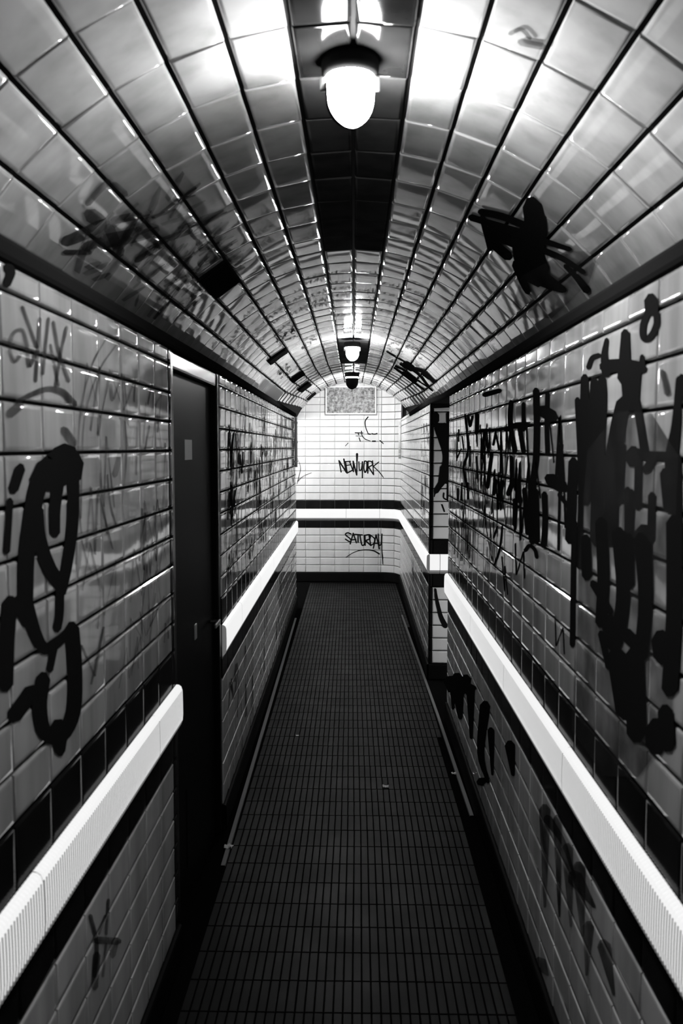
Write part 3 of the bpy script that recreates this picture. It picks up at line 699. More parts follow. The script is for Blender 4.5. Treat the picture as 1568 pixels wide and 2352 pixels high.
  [1.866,-0.067,1.893,-0.07,1.836,-0.077,1.913,-0.084,1.831,-0.09,1.907,-0.097,1.826,-0.103,1.899,-0.111,1.821,-0.117,1.893,-0.124,1.817,-0.13,1.888,-0.136,1.816,-0.142,1.885,-0.148,1.816,-0.155,1.884,-0.16,1.816,-0.167,1.883,-0.172,1.817,-0.179,1.882,-0.185,1.837,-0.191,1.86,-0.193],
  [1.966,-0.021,1.997,-0.022,1.938,-0.034,2.025,-0.035,1.936,-0.067,2.021,-0.07,1.934,-0.101,2.018,-0.106,1.931,-0.134,2.014,-0.14,1.926,-0.164,2.007,-0.172,1.917,-0.19,1.997,-0.201,1.906,-0.215,1.983,-0.227,1.894,-0.236,1.969,-0.25,1.883,-0.256,1.956,-0.27,1.873,-0.271,1.944,-0.287,1.864,-0.284,1.932,-0.3,1.854,-0.295,1.921,-0.312,1.844,-0.307,1.91,-0.324,1.858,-0.321,1.88,-0.327],
  [1.73,-0.112,1.757,-0.113,1.707,-0.124,1.785,-0.127,1.709,-0.138,1.787,-0.143,1.711,-0.153,1.788,-0.158,1.713,-0.169,1.791,-0.173,1.719,-0.185,1.797,-0.187,1.73,-0.203,1.807,-0.203,1.743,-0.221,1.82,-0.221,1.759,-0.239,1.836,-0.238,1.775,-0.256,1.851,-0.253,1.793,-0.27,1.866,-0.264,1.812,-0.283,1.881,-0.274,1.83,-0.293,1.9,-0.284,1.847,-0.304,1.919,-0.296,1.894,-0.316,1.92,-0.314],
  [1.863,-0.304,1.883,-0.308,1.844,-0.31,1.9,-0.32,1.843,-0.322,1.898,-0.332,1.841,-0.334,1.897,-0.345,1.839,-0.346,1.895,-0.357,1.837,-0.356,1.892,-0.368,1.834,-0.363,1.888,-0.377,1.83,-0.369,1.884,-0.383,1.826,-0.374,1.879,-0.389,1.822,-0.38,1.875,-0.395,1.834,-0.392,1.852,-0.398],
  [1.652,-0.273,1.676,-0.274,1.637,-0.285,1.707,-0.289,1.649,-0.305,1.718,-0.311,1.662,-0.327,1.73,-0.333,1.674,-0.349,1.742,-0.355,1.688,-0.367,1.753,-0.372,1.702,-0.383,1.765,-0.387,1.717,-0.398,1.775,-0.398,1.735,-0.411,1.784,-0.405,1.764,-0.425,1.786,-0.407,1.801,-0.433,1.785,-0.407,1.83,-0.434,1.796,-0.407,1.854,-0.433,1.815,-0.406,1.876,-0.431,1.835,-0.405,1.898,-0.429,1.856,-0.404,1.921,-0.426,1.877,-0.402,1.943,-0.423,1.9,-0.399,1.966,-0.419,1.923,-0.396,1.971,-0.409,1.956,-0.401],
  [1.924,-0.389,1.959,-0.395,1.895,-0.399,1.996,-0.417,1.898,-0.423,2.001,-0.442,1.903,-0.447,2.006,-0.468,1.906,-0.471,2.01,-0.494,1.907,-0.494,2.011,-0.519,1.907,-0.518,2.011,-0.545,1.905,-0.542,2.009,-0.572,1.901,-0.563,2.004,-0.596,1.893,-0.58,1.992,-0.617,1.879,-0.591,1.974,-0.632,1.863,-0.599,1.95,-0.642,1.846,-0.603,1.921,-0.648,1.833,-0.603,1.888,-0.648,1.823,-0.602,1.846,-0.641,1.812,-0.599,1.802,-0.628,1.802,-0.595,1.762,-0.609,1.798,-0.592,1.729,-0.588,1.791,-0.584,1.711,-0.568,1.783,-0.569,1.702,-0.549,1.779,-0.553,1.697,-0.53,1.777,-0.538,1.695,-0.514,1.779,-0.525,1.698,-0.499,1.785,-0.513,1.704,-0.485,1.793,-0.5,1.711,-0.473,1.8,-0.487,1.718,-0.46,1.779,-0.466,1.75,-0.457],
  [1.703,-0.471,1.727,-0.484,1.66,-0.464,1.726,-0.502,1.631,-0.472,1.695,-0.509,1.603,-0.479,1.664,-0.515,1.576,-0.485,1.635,-0.522,1.574,-0.502,1.595,-0.514],
  [1.817,-0.578,1.863,-0.591,1.779,-0.587,1.91,-0.627,1.791,-0.607,1.901,-0.641,1.803,-0.627,1.891,-0.655,1.815,-0.647,1.882,-0.669,1.838,-0.665,1.861,-0.673],
  [1.665,-0.03,1.683,-0.033,1.642,-0.037,1.692,-0.044,1.63,-0.049,1.679,-0.057,1.619,-0.062,1.667,-0.07,1.608,-0.074,1.655,-0.082,1.615,-0.085,1.632,-0.088],
  [1.59,-0.273,1.616,-0.278,1.563,-0.281,1.636,-0.296,1.559,-0.297,1.631,-0.313,1.554,-0.312,1.626,-0.329,1.549,-0.328,1.622,-0.346,1.545,-0.345,1.617,-0.363,1.542,-0.364,1.614,-0.382,1.539,-0.384,1.611,-0.403,1.536,-0.404,1.608,-0.423,1.533,-0.424,1.605,-0.444,1.554,-0.443,1.579,-0.45],
  [1.612,-0.282,1.635,-0.28,1.608,-0.298,1.675,-0.294,1.626,-0.313,1.695,-0.31,1.644,-0.329,1.714,-0.326,1.663,-0.346,1.735,-0.343,1.704,-0.361,1.73,-0.36],
  [1.8,-0.473,1.786,-0.468,1.818,-0.472,1.777,-0.458,1.828,-0.46,1.787,-0.446,1.838,-0.447,1.797,-0.434,1.848,-0.434,1.806,-0.421,1.839,-0.424,1.824,-0.42],
  [1.608,-0.093,1.619,-0.094,1.596,-0.098,1.629,-0.101,1.589,-0.128,1.622,-0.132,1.583,-0.158,1.615,-0.163,1.576,-0.189,1.608,-0.193,1.585,-0.196,1.596,-0.197],
 ]),
 ('graffiti_tag', 'LN', 'g', 'dark smeared tag on the low tiles under the handrail', [
  [2.022,-1.121,2.033,-1.126,2.015,-1.122,2.047,-1.137,2.027,-1.147,2.059,-1.162,2.041,-1.172,2.073,-1.188,2.052,-1.196,2.086,-1.214,2.059,-1.218,2.092,-1.237,2.058,-1.237,2.092,-1.258,2.052,-1.254,2.085,-1.275,2.044,-1.269,2.077,-1.291,2.037,-1.285,2.07,-1.307,2.046,-1.296,2.057,-1.304],
  [2.177,-1.164,2.187,-1.169,2.167,-1.162,2.195,-1.177,2.159,-1.188,2.186,-1.203,2.151,-1.213,2.178,-1.229,2.143,-1.239,2.17,-1.255,2.15,-1.247,2.16,-1.253],
  [2.049,-1.204,2.051,-1.199,2.074,-1.226,2.078,-1.209,2.132,-1.26,2.136,-1.243,2.193,-1.297,2.197,-1.28,2.257,-1.336,2.262,-1.318,2.291,-1.35,2.293,-1.343],
  [2.236,-1.302,2.257,-1.315,2.212,-1.295,2.269,-1.332,2.201,-1.302,2.258,-1.339,2.191,-1.309,2.248,-1.347,2.181,-1.317,2.237,-1.354,2.193,-1.333,2.212,-1.346],
  [2.094,-1.215,2.087,-1.21,2.104,-1.218,2.084,-1.204,2.123,-1.213,2.103,-1.199,2.142,-1.208,2.121,-1.194,2.161,-1.203,2.14,-1.189,2.158,-1.197,2.15,-1.192],
  [2.066,-1.24,2.086,-1.253,2.045,-1.236,2.104,-1.273,2.037,-1.258,2.096,-1.296,2.03,-1.281,2.088,-1.319,2.023,-1.303,2.081,-1.341,2.039,-1.322,2.059,-1.336],
  [2.152,-1.269,2.16,-1.274,2.143,-1.267,2.166,-1.281,2.132,-1.289,2.155,-1.303,2.122,-1.31,2.144,-1.325,2.111,-1.332,2.133,-1.346,2.117,-1.339,2.125,-1.344],
 ]),
 ('graffiti_letter', 'RN', 'k', 'fat black sprayed ring at the top of the wall', [
  [1.852,0.316,1.822,0.312,1.878,0.307,1.792,0.295,1.876,0.3,1.79,0.288,1.874,0.293,1.789,0.281,1.873,0.286,1.787,0.274,1.841,0.269,1.811,0.265],
  [1.849,0.285,1.835,0.281,1.87,0.284,1.829,0.273,1.878,0.279,1.837,0.267,1.887,0.273,1.846,0.262,1.896,0.267,1.853,0.256,1.902,0.26,1.857,0.251,1.904,0.252,1.859,0.245,1.904,0.244,1.859,0.239,1.901,0.236,1.857,0.233,1.893,0.228,1.854,0.23,1.877,0.221,1.856,0.231,1.856,0.217,1.857,0.231,1.836,0.216,1.855,0.231,1.82,0.218,1.85,0.232,1.806,0.222,1.842,0.234,1.794,0.227,1.831,0.238,1.784,0.233,1.822,0.244,1.776,0.24,1.816,0.249,1.773,0.246,1.814,0.253,1.774,0.253,1.815,0.259,1.776,0.26,1.817,0.265,1.778,0.266,1.819,0.271,1.792,0.274,1.806,0.276],
 ]),
 ('graffiti_letter', 'RN', 'k', 'tangle of fat black sprayed letters dripping down the wall', [
  [2.201,0.23,2.196,0.225,2.225,0.235,2.211,0.222,2.241,0.235,2.227,0.222,2.258,0.236,2.243,0.222,2.279,0.236,2.254,0.222,2.299,0.234,2.262,0.222,2.314,0.229,2.269,0.219,2.324,0.223,2.277,0.214,2.332,0.217,2.285,0.208,2.341,0.211,2.293,0.203,2.332,0.204,2.316,0.201],
  [2.156,0.264,2.143,0.262,2.171,0.262,2.133,0.255,2.179,0.253,2.135,0.246,2.188,0.244,2.138,0.236,2.196,0.234,2.139,0.226,2.2,0.224,2.137,0.217,2.2,0.212,2.131,0.208,2.197,0.201,2.123,0.198,2.192,0.19,2.113,0.187,2.189,0.18,2.104,0.177,2.154,0.168,2.124,0.167],
  [2.014,0.266,1.991,0.262,2.036,0.26,1.97,0.251,2.038,0.247,1.967,0.238,2.041,0.234,1.965,0.225,2.044,0.221,1.962,0.211,2.047,0.208,1.96,0.199,2.049,0.196,1.957,0.186,2.052,0.183,1.955,0.174,2.055,0.171,1.952,0.162,2.058,0.159,1.95,0.149,2.021,0.141,1.984,0.138],
  [2.207,0.193,2.212,0.205,2.15,0.179,2.163,0.212,2.112,0.176,2.125,0.209,2.077,0.174,2.088,0.206,2.044,0.172,2.05,0.203,2.015,0.17,2.011,0.199,1.986,0.166,1.974,0.194,1.957,0.162,1.939,0.189,1.926,0.157,1.908,0.184,1.895,0.153,1.879,0.179,1.851,0.156,1.846,0.164],
  [1.887,0.196,1.877,0.195,1.896,0.193,1.867,0.19,1.899,0.183,1.863,0.18,1.902,0.174,1.858,0.17,1.905,0.165,1.854,0.161,1.888,0.156,1.87,0.155],
  [1.983,0.186,1.93,0.181,2.033,0.169,1.882,0.156,2.025,0.146,1.886,0.136,2.018,0.123,1.889,0.115,2.011,0.1,1.892,0.094,1.969,0.081,1.928,0.079],
  [1.925,0.107,1.907,0.107,1.938,0.1,1.886,0.099,1.929,0.084,1.877,0.084,1.921,0.069,1.868,0.07,1.913,0.054,1.859,0.055,1.904,0.039,1.85,0.04,1.896,0.024,1.842,0.026,1.888,0.009,1.833,0.011,1.88,-0.006,1.825,-0.003,1.872,-0.021,1.816,-0.017,1.849,-0.028,1.829,-0.026],
  [2.366,0.194,2.338,0.192,2.393,0.187,2.312,0.181,2.394,0.174,2.31,0.167,2.395,0.162,2.309,0.156,2.395,0.147,2.307,0.141,2.396,0.125,2.304,0.12,2.396,0.094,2.302,0.09,2.396,0.056,2.299,0.053,2.396,0.015,2.296,0.014,2.396,-0.025,2.293,-0.024,2.361,-0.036,2.325,-0.036],
  [2.197,0.177,2.173,0.176,2.219,0.171,2.149,0.165,2.219,0.158,2.145,0.153,2.22,0.147,2.141,0.142,2.221,0.134,2.137,0.128,2.224,0.117,2.136,0.111,2.231,0.093,2.137,0.088,2.239,0.066,2.14,0.061,2.248,0.036,2.143,0.032,2.257,0.006,2.146,0.004,2.223,-0.008,2.184,-0.009],
  [2.015,0.116,1.978,0.111,2.061,0.106,1.955,0.093,2.072,0.093,1.962,0.08,2.083,0.079,1.97,0.068,2.095,0.065,1.978,0.054,2.106,0.047,1.986,0.039,2.118,0.026,1.993,0.02,2.129,0.003,2.001,-0.002,2.14,-0.022,2.009,-0.026,2.151,-0.046,2.016,-0.049,2.113,-0.065,2.065,-0.065],
  [1.884,-0.02,1.884,-0.013,1.858,-0.026,1.858,-0.007,1.8,-0.026,1.8,-0.008,1.746,-0.026,1.745,-0.008,1.694,-0.026,1.694,-0.009,1.673,-0.02,1.673,-0.015],
  [1.685,-0.017,1.693,-0.017,1.677,-0.013,1.7,-0.013,1.671,0.007,1.698,0.008,1.665,0.027,1.696,0.029,1.659,0.047,1.693,0.049,1.653,0.065,1.69,0.068,1.646,0.081,1.686,0.085,1.638,0.095,1.682,0.1,1.631,0.109,1.677,0.115,1.623,0.123,1.673,0.13,1.636,0.133,1.653,0.136],
  [1.669,0.133,1.659,0.132,1.679,0.129,1.65,0.126,1.683,0.108,1.649,0.105,1.686,0.087,1.647,0.084,1.69,0.066,1.645,0.063,1.695,0.047,1.645,0.044,1.702,0.03,1.647,0.026,1.711,0.014,1.65,0.01,1.72,-0.002,1.653,-0.005,1.726,-0.017,1.652,-0.018,1.727,-0.031,1.649,-0.028,1.725,-0.043,1.642,-0.037,1.722,-0.053,1.635,-0.046,1.72,-0.063,1.628,-0.055,1.683,-0.075,1.651,-0.072],
  [2.266,0.178,2.24,0.175,2.292,0.171,2.218,0.165,2.298,0.146,2.219,0.14,2.305,0.122,2.22,0.116,2.311,0.095,2.221,0.09,2.316,0.063,2.22,0.06,2.32,0.024,2.218,0.023,2.322,-0.02,2.214,-0.019,2.323,-0.066,2.211,-0.063,2.325,-0.111,2.207,-0.106,2.285,-0.124,2.244,-0.122],
 ]),
 ('graffiti_drips', 'RN', 'k', 'broad band of black paint drips down the wall', [
  [2.475,-0.028,2.436,-0.028,2.514,-0.041,2.401,-0.04,2.517,-0.069,2.403,-0.067,2.52,-0.097,2.406,-0.093,2.523,-0.125,2.408,-0.12,2.526,-0.153,2.411,-0.147,2.528,-0.181,2.413,-0.174,2.531,-0.209,2.416,-0.201,2.534,-0.237,2.418,-0.228,2.537,-0.266,2.421,-0.255,2.499,-0.275,2.458,-0.271],
  [2.337,-0.009,2.293,-0.01,2.378,-0.024,2.255,-0.024,2.379,-0.039,2.255,-0.037,2.379,-0.053,2.256,-0.051,2.379,-0.068,2.256,-0.065,2.38,-0.082,2.256,-0.079,2.38,-0.097,2.256,-0.093,2.38,-0.112,2.257,-0.107,2.381,-0.126,2.257,-0.121,2.381,-0.141,2.257,-0.134,2.339,-0.153,2.296,-0.151],
  [2.222,0.02,2.179,0.019,2.263,0.005,2.142,0.004,2.263,-0.025,2.142,-0.024,2.263,-0.055,2.142,-0.053,2.264,-0.085,2.142,-0.081,2.264,-0.115,2.142,-0.11,2.264,-0.146,2.142,-0.139,2.264,-0.176,2.142,-0.168,2.265,-0.207,2.142,-0.196,2.265,-0.237,2.143,-0.225,2.224,-0.249,2.181,-0.244],
  [2.105,-0.006,2.064,-0.006,2.144,-0.022,2.026,-0.021,2.143,-0.047,2.026,-0.045,2.143,-0.072,2.025,-0.069,2.142,-0.098,2.024,-0.093,2.141,-0.123,2.023,-0.116,2.14,-0.148,2.022,-0.14,2.139,-0.173,2.022,-0.164,2.139,-0.199,2.021,-0.188,2.138,-0.224,2.02,-0.212,2.098,-0.236,2.056,-0.231],
  [2.028,0.015,2.001,0.014,2.054,0.005,1.978,0.004,2.056,-0.011,1.98,-0.012,2.059,-0.027,1.982,-0.027,2.061,-0.043,1.984,-0.043,2.063,-0.059,1.986,-0.058,2.065,-0.076,1.988,-0.074,2.067,-0.092,1.989,-0.09,2.069,-0.108,1.991,-0.106,2.071,-0.125,1.993,-0.121,2.046,-0.134,2.019,-0.133],
  [1.944,-0.092,1.923,-0.091,1.966,-0.101,1.903,-0.099,1.967,-0.114,1.904,-0.112,1.968,-0.127,1.905,-0.124,1.969,-0.141,1.906,-0.137,1.97,-0.154,1.907,-0.15,1.971,-0.167,1.908,-0.163,1.972,-0.18,1.909,-0.175,1.973,-0.193,1.91,-0.188,1.974,-0.207,1.911,-0.201,1.954,-0.214,1.931,-0.212],
  [1.897,-0.002,1.879,-0.003,1.914,-0.01,1.862,-0.01,1.914,-0.025,1.862,-0.024,1.914,-0.039,1.862,-0.039,1.913,-0.054,1.861,-0.053,1.913,-0.069,1.861,-0.067,1.913,-0.083,1.861,-0.082,1.913,-0.098,1.861,-0.096,1.913,-0.113,1.861,-0.11,1.913,-0.128,1.86,-0.125,1.895,-0.134,1.877,-0.133],
  [1.938,0.003,1.906,0.002,1.973,-0.009,1.881,-0.012,1.974,-0.011,1.881,-0.014,1.974,-0.014,1.882,-0.016,1.975,-0.016,1.883,-0.019,1.976,-0.018,1.884,-0.021,1.977,-0.021,1.884,-0.024,1.978,-0.023,1.885,-0.026,1.979,-0.026,1.886,-0.028,1.979,-0.028,1.886,-0.031,1.953,-0.042,1.92,-0.043],
  [1.804,-0.091,1.788,-0.09,1.82,-0.099,1.773,-0.096,1.82,-0.11,1.773,-0.108,1.82,-0.122,1.773,-0.119,1.82,-0.133,1.772,-0.13,1.82,-0.145,1.772,-0.141,1.82,-0.156,1.772,-0.152,1.82,-0.168,1.772,-0.164,1.82,-0.179,1.772,-0.175,1.82,-0.191,1.772,-0.186,1.804,-0.196,1.787,-0.195],
  [1.785,-0.01,1.769,-0.013,1.812,-0.014,1.766,-0.023,1.818,-0.018,1.771,-0.026,1.824,-0.021,1.776,-0.029,1.83,-0.025,1.782,-0.033,1.835,-0.028,1.788,-0.036,1.841,-0.032,1.793,-0.04,1.847,-0.035,1.799,-0.043,1.853,-0.039,1.804,-0.047,1.859,-0.042,1.81,-0.05,1.855,-0.053,1.838,-0.055],
  [1.736,-0.041,1.715,-0.04,1.753,-0.052,1.692,-0.048,1.75,-0.06,1.689,-0.056,1.747,-0.069,1.686,-0.064,1.744,-0.077,1.683,-0.073,1.741,-0.086,1.68,-0.081,1.738,-0.094,1.678,-0.089,1.735,-0.102,1.675,-0.097,1.732,-0.111,1.672,-0.105,1.729,-0.119,1.669,-0.113,1.706,-0.126,1.685,-0.124],
  [1.675,-0.009,1.657,-0.009,1.691,-0.018,1.639,-0.017,1.689,-0.037,1.637,-0.036,1.687,-0.057,1.635,-0.055,1.684,-0.077,1.633,-0.074,1.682,-0.097,1.631,-0.093,1.68,-0.116,1.628,-0.113,1.677,-0.136,1.626,-0.132,1.675,-0.156,1.624,-0.151,1.673,-0.175,1.622,-0.17,1.655,-0.182,1.637,-0.18],
  [1.967,-0.088,1.951,-0.087,1.983,-0.095,1.935,-0.093,1.982,-0.109,1.934,-0.106,1.981,-0.123,1.933,-0.12,1.979,-0.137,1.931,-0.134,1.978,-0.151,1.93,-0.147,1.977,-0.165,1.929,-0.161,1.976,-0.179,1.928,-0.175,1.975,-0.193,1.927,-0.188,1.974,-0.207,1.926,-0.202,1.958,-0.212,1.941,-0.21],
  [1.859,-0.162,1.822,-0.16,1.9,-0.18,1.794,-0.174,1.901,-0.183,1.794,-0.177,1.902,-0.185,1.795,-0.179,1.903,-0.188,1.796,-0.181,1.903,-0.19,1.796,-0.184,1.904,-0.193,1.797,-0.186,1.905,-0.195,1.798,-0.188,1.906,-0.198,1.798,-0.191,1.906,-0.2,1.799,-0.193,1.875,-0.214,1.837,-0.211],
 ]),
 ('graffiti_drips', 'RN', 'k', 'black paint smears low on the wall beside the handrail', [
  [2.439,-0.201,2.418,-0.2,2.46,-0.21,2.398,-0.205,2.461,-0.239,2.399,-0.233,2.462,-0.267,2.4,-0.26,2.463,-0.297,2.4,-0.29,2.463,-0.336,2.4,-0.327,2.462,-0.384,2.4,-0.375,2.461,-0.44,2.399,-0.429,2.459,-0.499,2.397,-0.486,2.458,-0.556,2.396,-0.542,2.437,-0.559,2.415,-0.554],
  [2.327,-0.231,2.292,-0.227,2.359,-0.247,2.258,-0.235,2.352,-0.279,2.252,-0.266,2.346,-0.311,2.246,-0.297,2.339,-0.343,2.24,-0.328,2.304,-0.35,2.269,-0.344],
  [2.186,-0.173,2.148,-0.17,2.219,-0.19,2.111,-0.179,2.21,-0.225,2.103,-0.213,2.201,-0.26,2.094,-0.246,2.193,-0.294,2.087,-0.279,2.188,-0.326,2.082,-0.31,2.188,-0.356,2.082,-0.339,2.191,-0.384,2.085,-0.367,2.195,-0.411,2.089,-0.393,2.199,-0.44,2.092,-0.42,2.165,-0.447,2.128,-0.44],
  [2.041,-0.185,2.002,-0.181,2.072,-0.205,1.962,-0.191,2.059,-0.237,1.95,-0.221,2.045,-0.269,1.937,-0.251,2.033,-0.299,1.926,-0.281,2.027,-0.328,1.92,-0.311,2.028,-0.355,1.922,-0.338,2.035,-0.381,1.928,-0.365,2.045,-0.408,1.937,-0.391,2.054,-0.436,1.944,-0.416,2.022,-0.446,1.983,-0.438],
  [1.966,-0.192,1.933,-0.188,1.998,-0.208,1.902,-0.198,1.995,-0.243,1.899,-0.231,1.992,-0.277,1.897,-0.264,1.989,-0.312,1.894,-0.297,1.956,-0.32,1.923,-0.314],
  [1.879,-0.183,1.846,-0.178,1.905,-0.2,1.812,-0.188,1.894,-0.232,1.801,-0.218,1.881,-0.264,1.79,-0.249,1.871,-0.295,1.78,-0.279,1.866,-0.326,1.775,-0.31,1.866,-0.356,1.776,-0.34,1.872,-0.386,1.78,-0.37,1.879,-0.417,1.787,-0.4,1.886,-0.449,1.793,-0.43,1.858,-0.457,1.825,-0.45],
  [1.825,-0.194,1.806,-0.191,1.842,-0.204,1.787,-0.197,1.837,-0.242,1.782,-0.235,1.831,-0.281,1.777,-0.272,1.826,-0.319,1.772,-0.309,1.807,-0.324,1.788,-0.32],
  [1.682,-0.129,1.652,-0.127,1.71,-0.146,1.623,-0.138,1.706,-0.189,1.62,-0.179,1.702,-0.233,1.616,-0.221,1.699,-0.276,1.612,-0.262,1.697,-0.317,1.611,-0.302,1.698,-0.357,1.612,-0.34,1.702,-0.396,1.615,-0.377,1.706,-0.435,1.618,-0.414,1.71,-0.474,1.622,-0.451,1.681,-0.482,1.651,-0.473],
  [1.748,-0.367,1.709,-0.356,1.778,-0.393,1.667,-0.363,1.773,-0.403,1.662,-0.373,1.767,-0.414,1.657,-0.383,1.762,-0.424,1.653,-0.392,1.717,-0.429,1.679,-0.418],
  [2.05,-0.47,1.997,-0.455,2.089,-0.504,1.937,-0.46,2.061,-0.541,1.913,-0.495,2.034,-0.578,1.89,-0.53,2.008,-0.615,1.866,-0.564,1.948,-0.614,1.899,-0.596],
  [1.909,-0.437,1.862,-0.425,1.952,-0.467,1.817,-0.434,1.942,-0.524,1.808,-0.486,1.932,-0.58,1.799,-0.539,1.923,-0.636,1.791,-0.591,1.874,-0.639,1.828,-0.623],
  [1.703,-0.504,1.674,-0.495,1.728,-0.526,1.644,-0.498,1.722,-0.547,1.638,-0.518,1.716,-0.568,1.633,-0.538,1.71,-0.588,1.628,-0.558,1.679,-0.591,1.65,-0.58],
  [2.109,-0.405,2.059,-0.392,2.143,-0.434,2.001,-0.397,2.128,-0.449,1.989,-0.411,2.114,-0.464,1.976,-0.426,2.1,-0.479,1.964,-0.44,2.04,-0.481,1.993,-0.467],
  [1.756,-0.548,1.712,-0.534,1.798,-0.582,1.67,-0.54,1.797,-0.594,1.67,-0.551,1.797,-0.605,1.669,-0.562,1.796,-0.617,1.668,-0.572,1.75,-0.622,1.706,-0.606],
  [1.992,-0.419,1.968,-0.406,1.982,-0.433,1.915,-0.398,1.954,-0.436,1.889,-0.401,1.927,-0.438,1.864,-0.403,1.9,-0.44,1.839,-0.406,1.851,-0.431,1.83,-0.419],
  [2.159,-0.454,2.139,-0.448,2.171,-0.465,2.114,-0.449,2.146,-0.487,2.091,-0.471,2.121,-0.509,2.067,-0.493,2.097,-0.531,2.044,-0.514,2.073,-0.53,2.055,-0.524],
  [2.251,-0.344,2.229,-0.337,2.254,-0.356,2.192,-0.336,2.2,-0.371,2.141,-0.351,2.148,-0.385,2.092,-0.365,2.099,-0.398,2.045,-0.379,2.066,-0.396,2.047,-0.389],
 ]),
 ('graffiti_mark', 'RN', 'g', 'small grey lozenge smudge', [
  [1.763,0.153,1.752,0.153,1.768,0.147,1.738,0.148,1.764,0.142,1.733,0.143,1.76,0.137,1.729,0.138,1.756,0.132,1.724,0.132,1.752,0.127,1.719,0.127,1.749,0.121,1.715,0.121,1.746,0.116,1.711,0.116,1.743,0.11,1.708,0.11,1.74,0.104,1.704,0.105,1.724,0.099,1.712,0.099],
 ]),
 ('graffiti_tags', 'RN', 'k', 'crowded tall black tags with crown points', [
  [4.98,0.187,4.948,0.186,5.006,0.183,4.914,0.18,4.959,0.13,4.869,0.128,4.908,0.076,4.819,0.076,4.869,0.027,4.781,0.027,4.856,-0.014,4.769,-0.014,4.888,-0.042,4.802,-0.044,4.954,-0.064,4.869,-0.067,5.024,-0.085,4.934,-0.086,5.061,-0.11,4.966,-0.108,5.045,-0.139,4.951,-0.135,4.999,-0.167,4.908,-0.162,4.943,-0.196,4.854,-0.19,4.894,-0.223,4.806,-0.217,4.857,-0.226,4.827,-0.224],
  [4.849,0.173,4.818,0.172,4.871,0.168,4.785,0.167,4.852,0.152,4.766,0.15,4.834,0.133,4.748,0.132,4.814,0.118,4.731,0.118,4.751,0.106,4.751,0.117,4.688,0.114,4.768,0.119,4.662,0.128,4.743,0.132,4.637,0.144,4.717,0.149,4.612,0.159,4.692,0.164,4.63,0.165,4.658,0.167],
  [4.497,0.177,4.449,0.175,4.543,0.171,4.405,0.165,4.546,0.138,4.408,0.133,4.549,0.105,4.41,0.102,4.551,0.073,4.412,0.07,4.506,0.063,4.457,0.063],
  [4.212,0.077,4.181,0.076,4.245,0.072,4.157,0.069,4.275,0.031,4.185,0.029,4.305,-0.01,4.214,-0.012,4.336,-0.053,4.244,-0.053,4.31,-0.059,4.277,-0.059],
  [4.218,0.071,4.195,0.071,4.233,0.066,4.168,0.067,4.189,0.037,4.125,0.038,4.145,0.008,4.083,0.01,4.103,-0.02,4.042,-0.018,4.077,-0.024,4.055,-0.023],
  [3.863,0.07,3.841,0.069,3.89,0.067,3.825,0.064,3.912,0.049,3.847,0.046,3.935,0.03,3.869,0.028,3.958,0.012,3.891,0.01,3.941,0.007,3.918,0.006],
  [3.871,0.065,3.853,0.065,3.882,0.061,3.832,0.062,3.849,0.036,3.8,0.037,3.816,0.012,3.768,0.014,3.784,-0.012,3.736,-0.01,3.764,-0.015,3.747,-0.014],
  [3.983,-0.022,3.945,-0.023,4.024,-0.03,3.916,-0.031,4.039,-0.049,3.93,-0.049,4.053,-0.068,3.943,-0.068,4.068,-0.087,3.957,-0.087,4.083,-0.107,3.971,-0.106,4.097,-0.127,3.985,-0.125,4.112,-0.147,3.999,-0.145,4.128,-0.167,4.013,-0.164,4.143,-0.187,4.028,-0.184,4.111,-0.194,4.07,-0.193],
  [3.496,0.186,3.456,0.183,3.536,0.179,3.423,0.172,3.543,0.16,3.429,0.153,3.551,0.141,3.437,0.135,3.555,0.12,3.44,0.116,3.549,0.096,3.435,0.094,3.528,0.068,3.416,0.069,3.498,0.039,3.389,0.041,3.465,0.01,3.357,0.013,3.434,-0.018,3.328,-0.014,3.39,-0.025,3.353,-0.024],
  [3.318,0.085,3.283,0.086,3.343,0.077,3.243,0.077,3.311,0.045,3.213,0.047,3.281,0.014,3.184,0.016,3.25,-0.017,3.155,-0.014,3.211,-0.024,3.178,-0.023],
  [3.231,0.164,3.202,0.163,3.257,0.159,3.176,0.155,3.254,0.127,3.174,0.124,3.252,0.095,3.171,0.093,3.249,0.064,3.169,0.062,3.222,0.057,3.194,0.056],
  [3.624,0.064,3.646,0.07,3.557,0.061,3.617,0.08,3.499,0.066,3.559,0.084,3.445,0.07,3.502,0.089,3.396,0.074,3.441,0.092,3.349,0.076,3.375,0.095,3.3,0.076,3.307,0.094,3.246,0.074,3.243,0.092,3.188,0.072,3.185,0.09,3.132,0.07,3.13,0.088,3.091,0.075,3.09,0.081],
  [3.468,-0.033,3.439,-0.033,3.493,-0.04,3.411,-0.039,3.488,-0.065,3.406,-0.063,3.483,-0.09,3.401,-0.088,3.478,-0.115,3.396,-0.112,3.449,-0.121,3.421,-0.119],
  [3.409,-0.119,3.373,-0.121,3.46,-0.127,3.356,-0.13,3.496,-0.146,3.391,-0.149,3.534,-0.166,3.426,-0.167,3.572,-0.186,3.462,-0.187,3.554,-0.195,3.515,-0.196],
  [3.402,-0.121,3.366,-0.118,3.424,-0.132,3.32,-0.123,3.382,-0.157,3.281,-0.148,3.341,-0.181,3.243,-0.171,3.302,-0.205,3.205,-0.195,3.257,-0.209,3.224,-0.205],
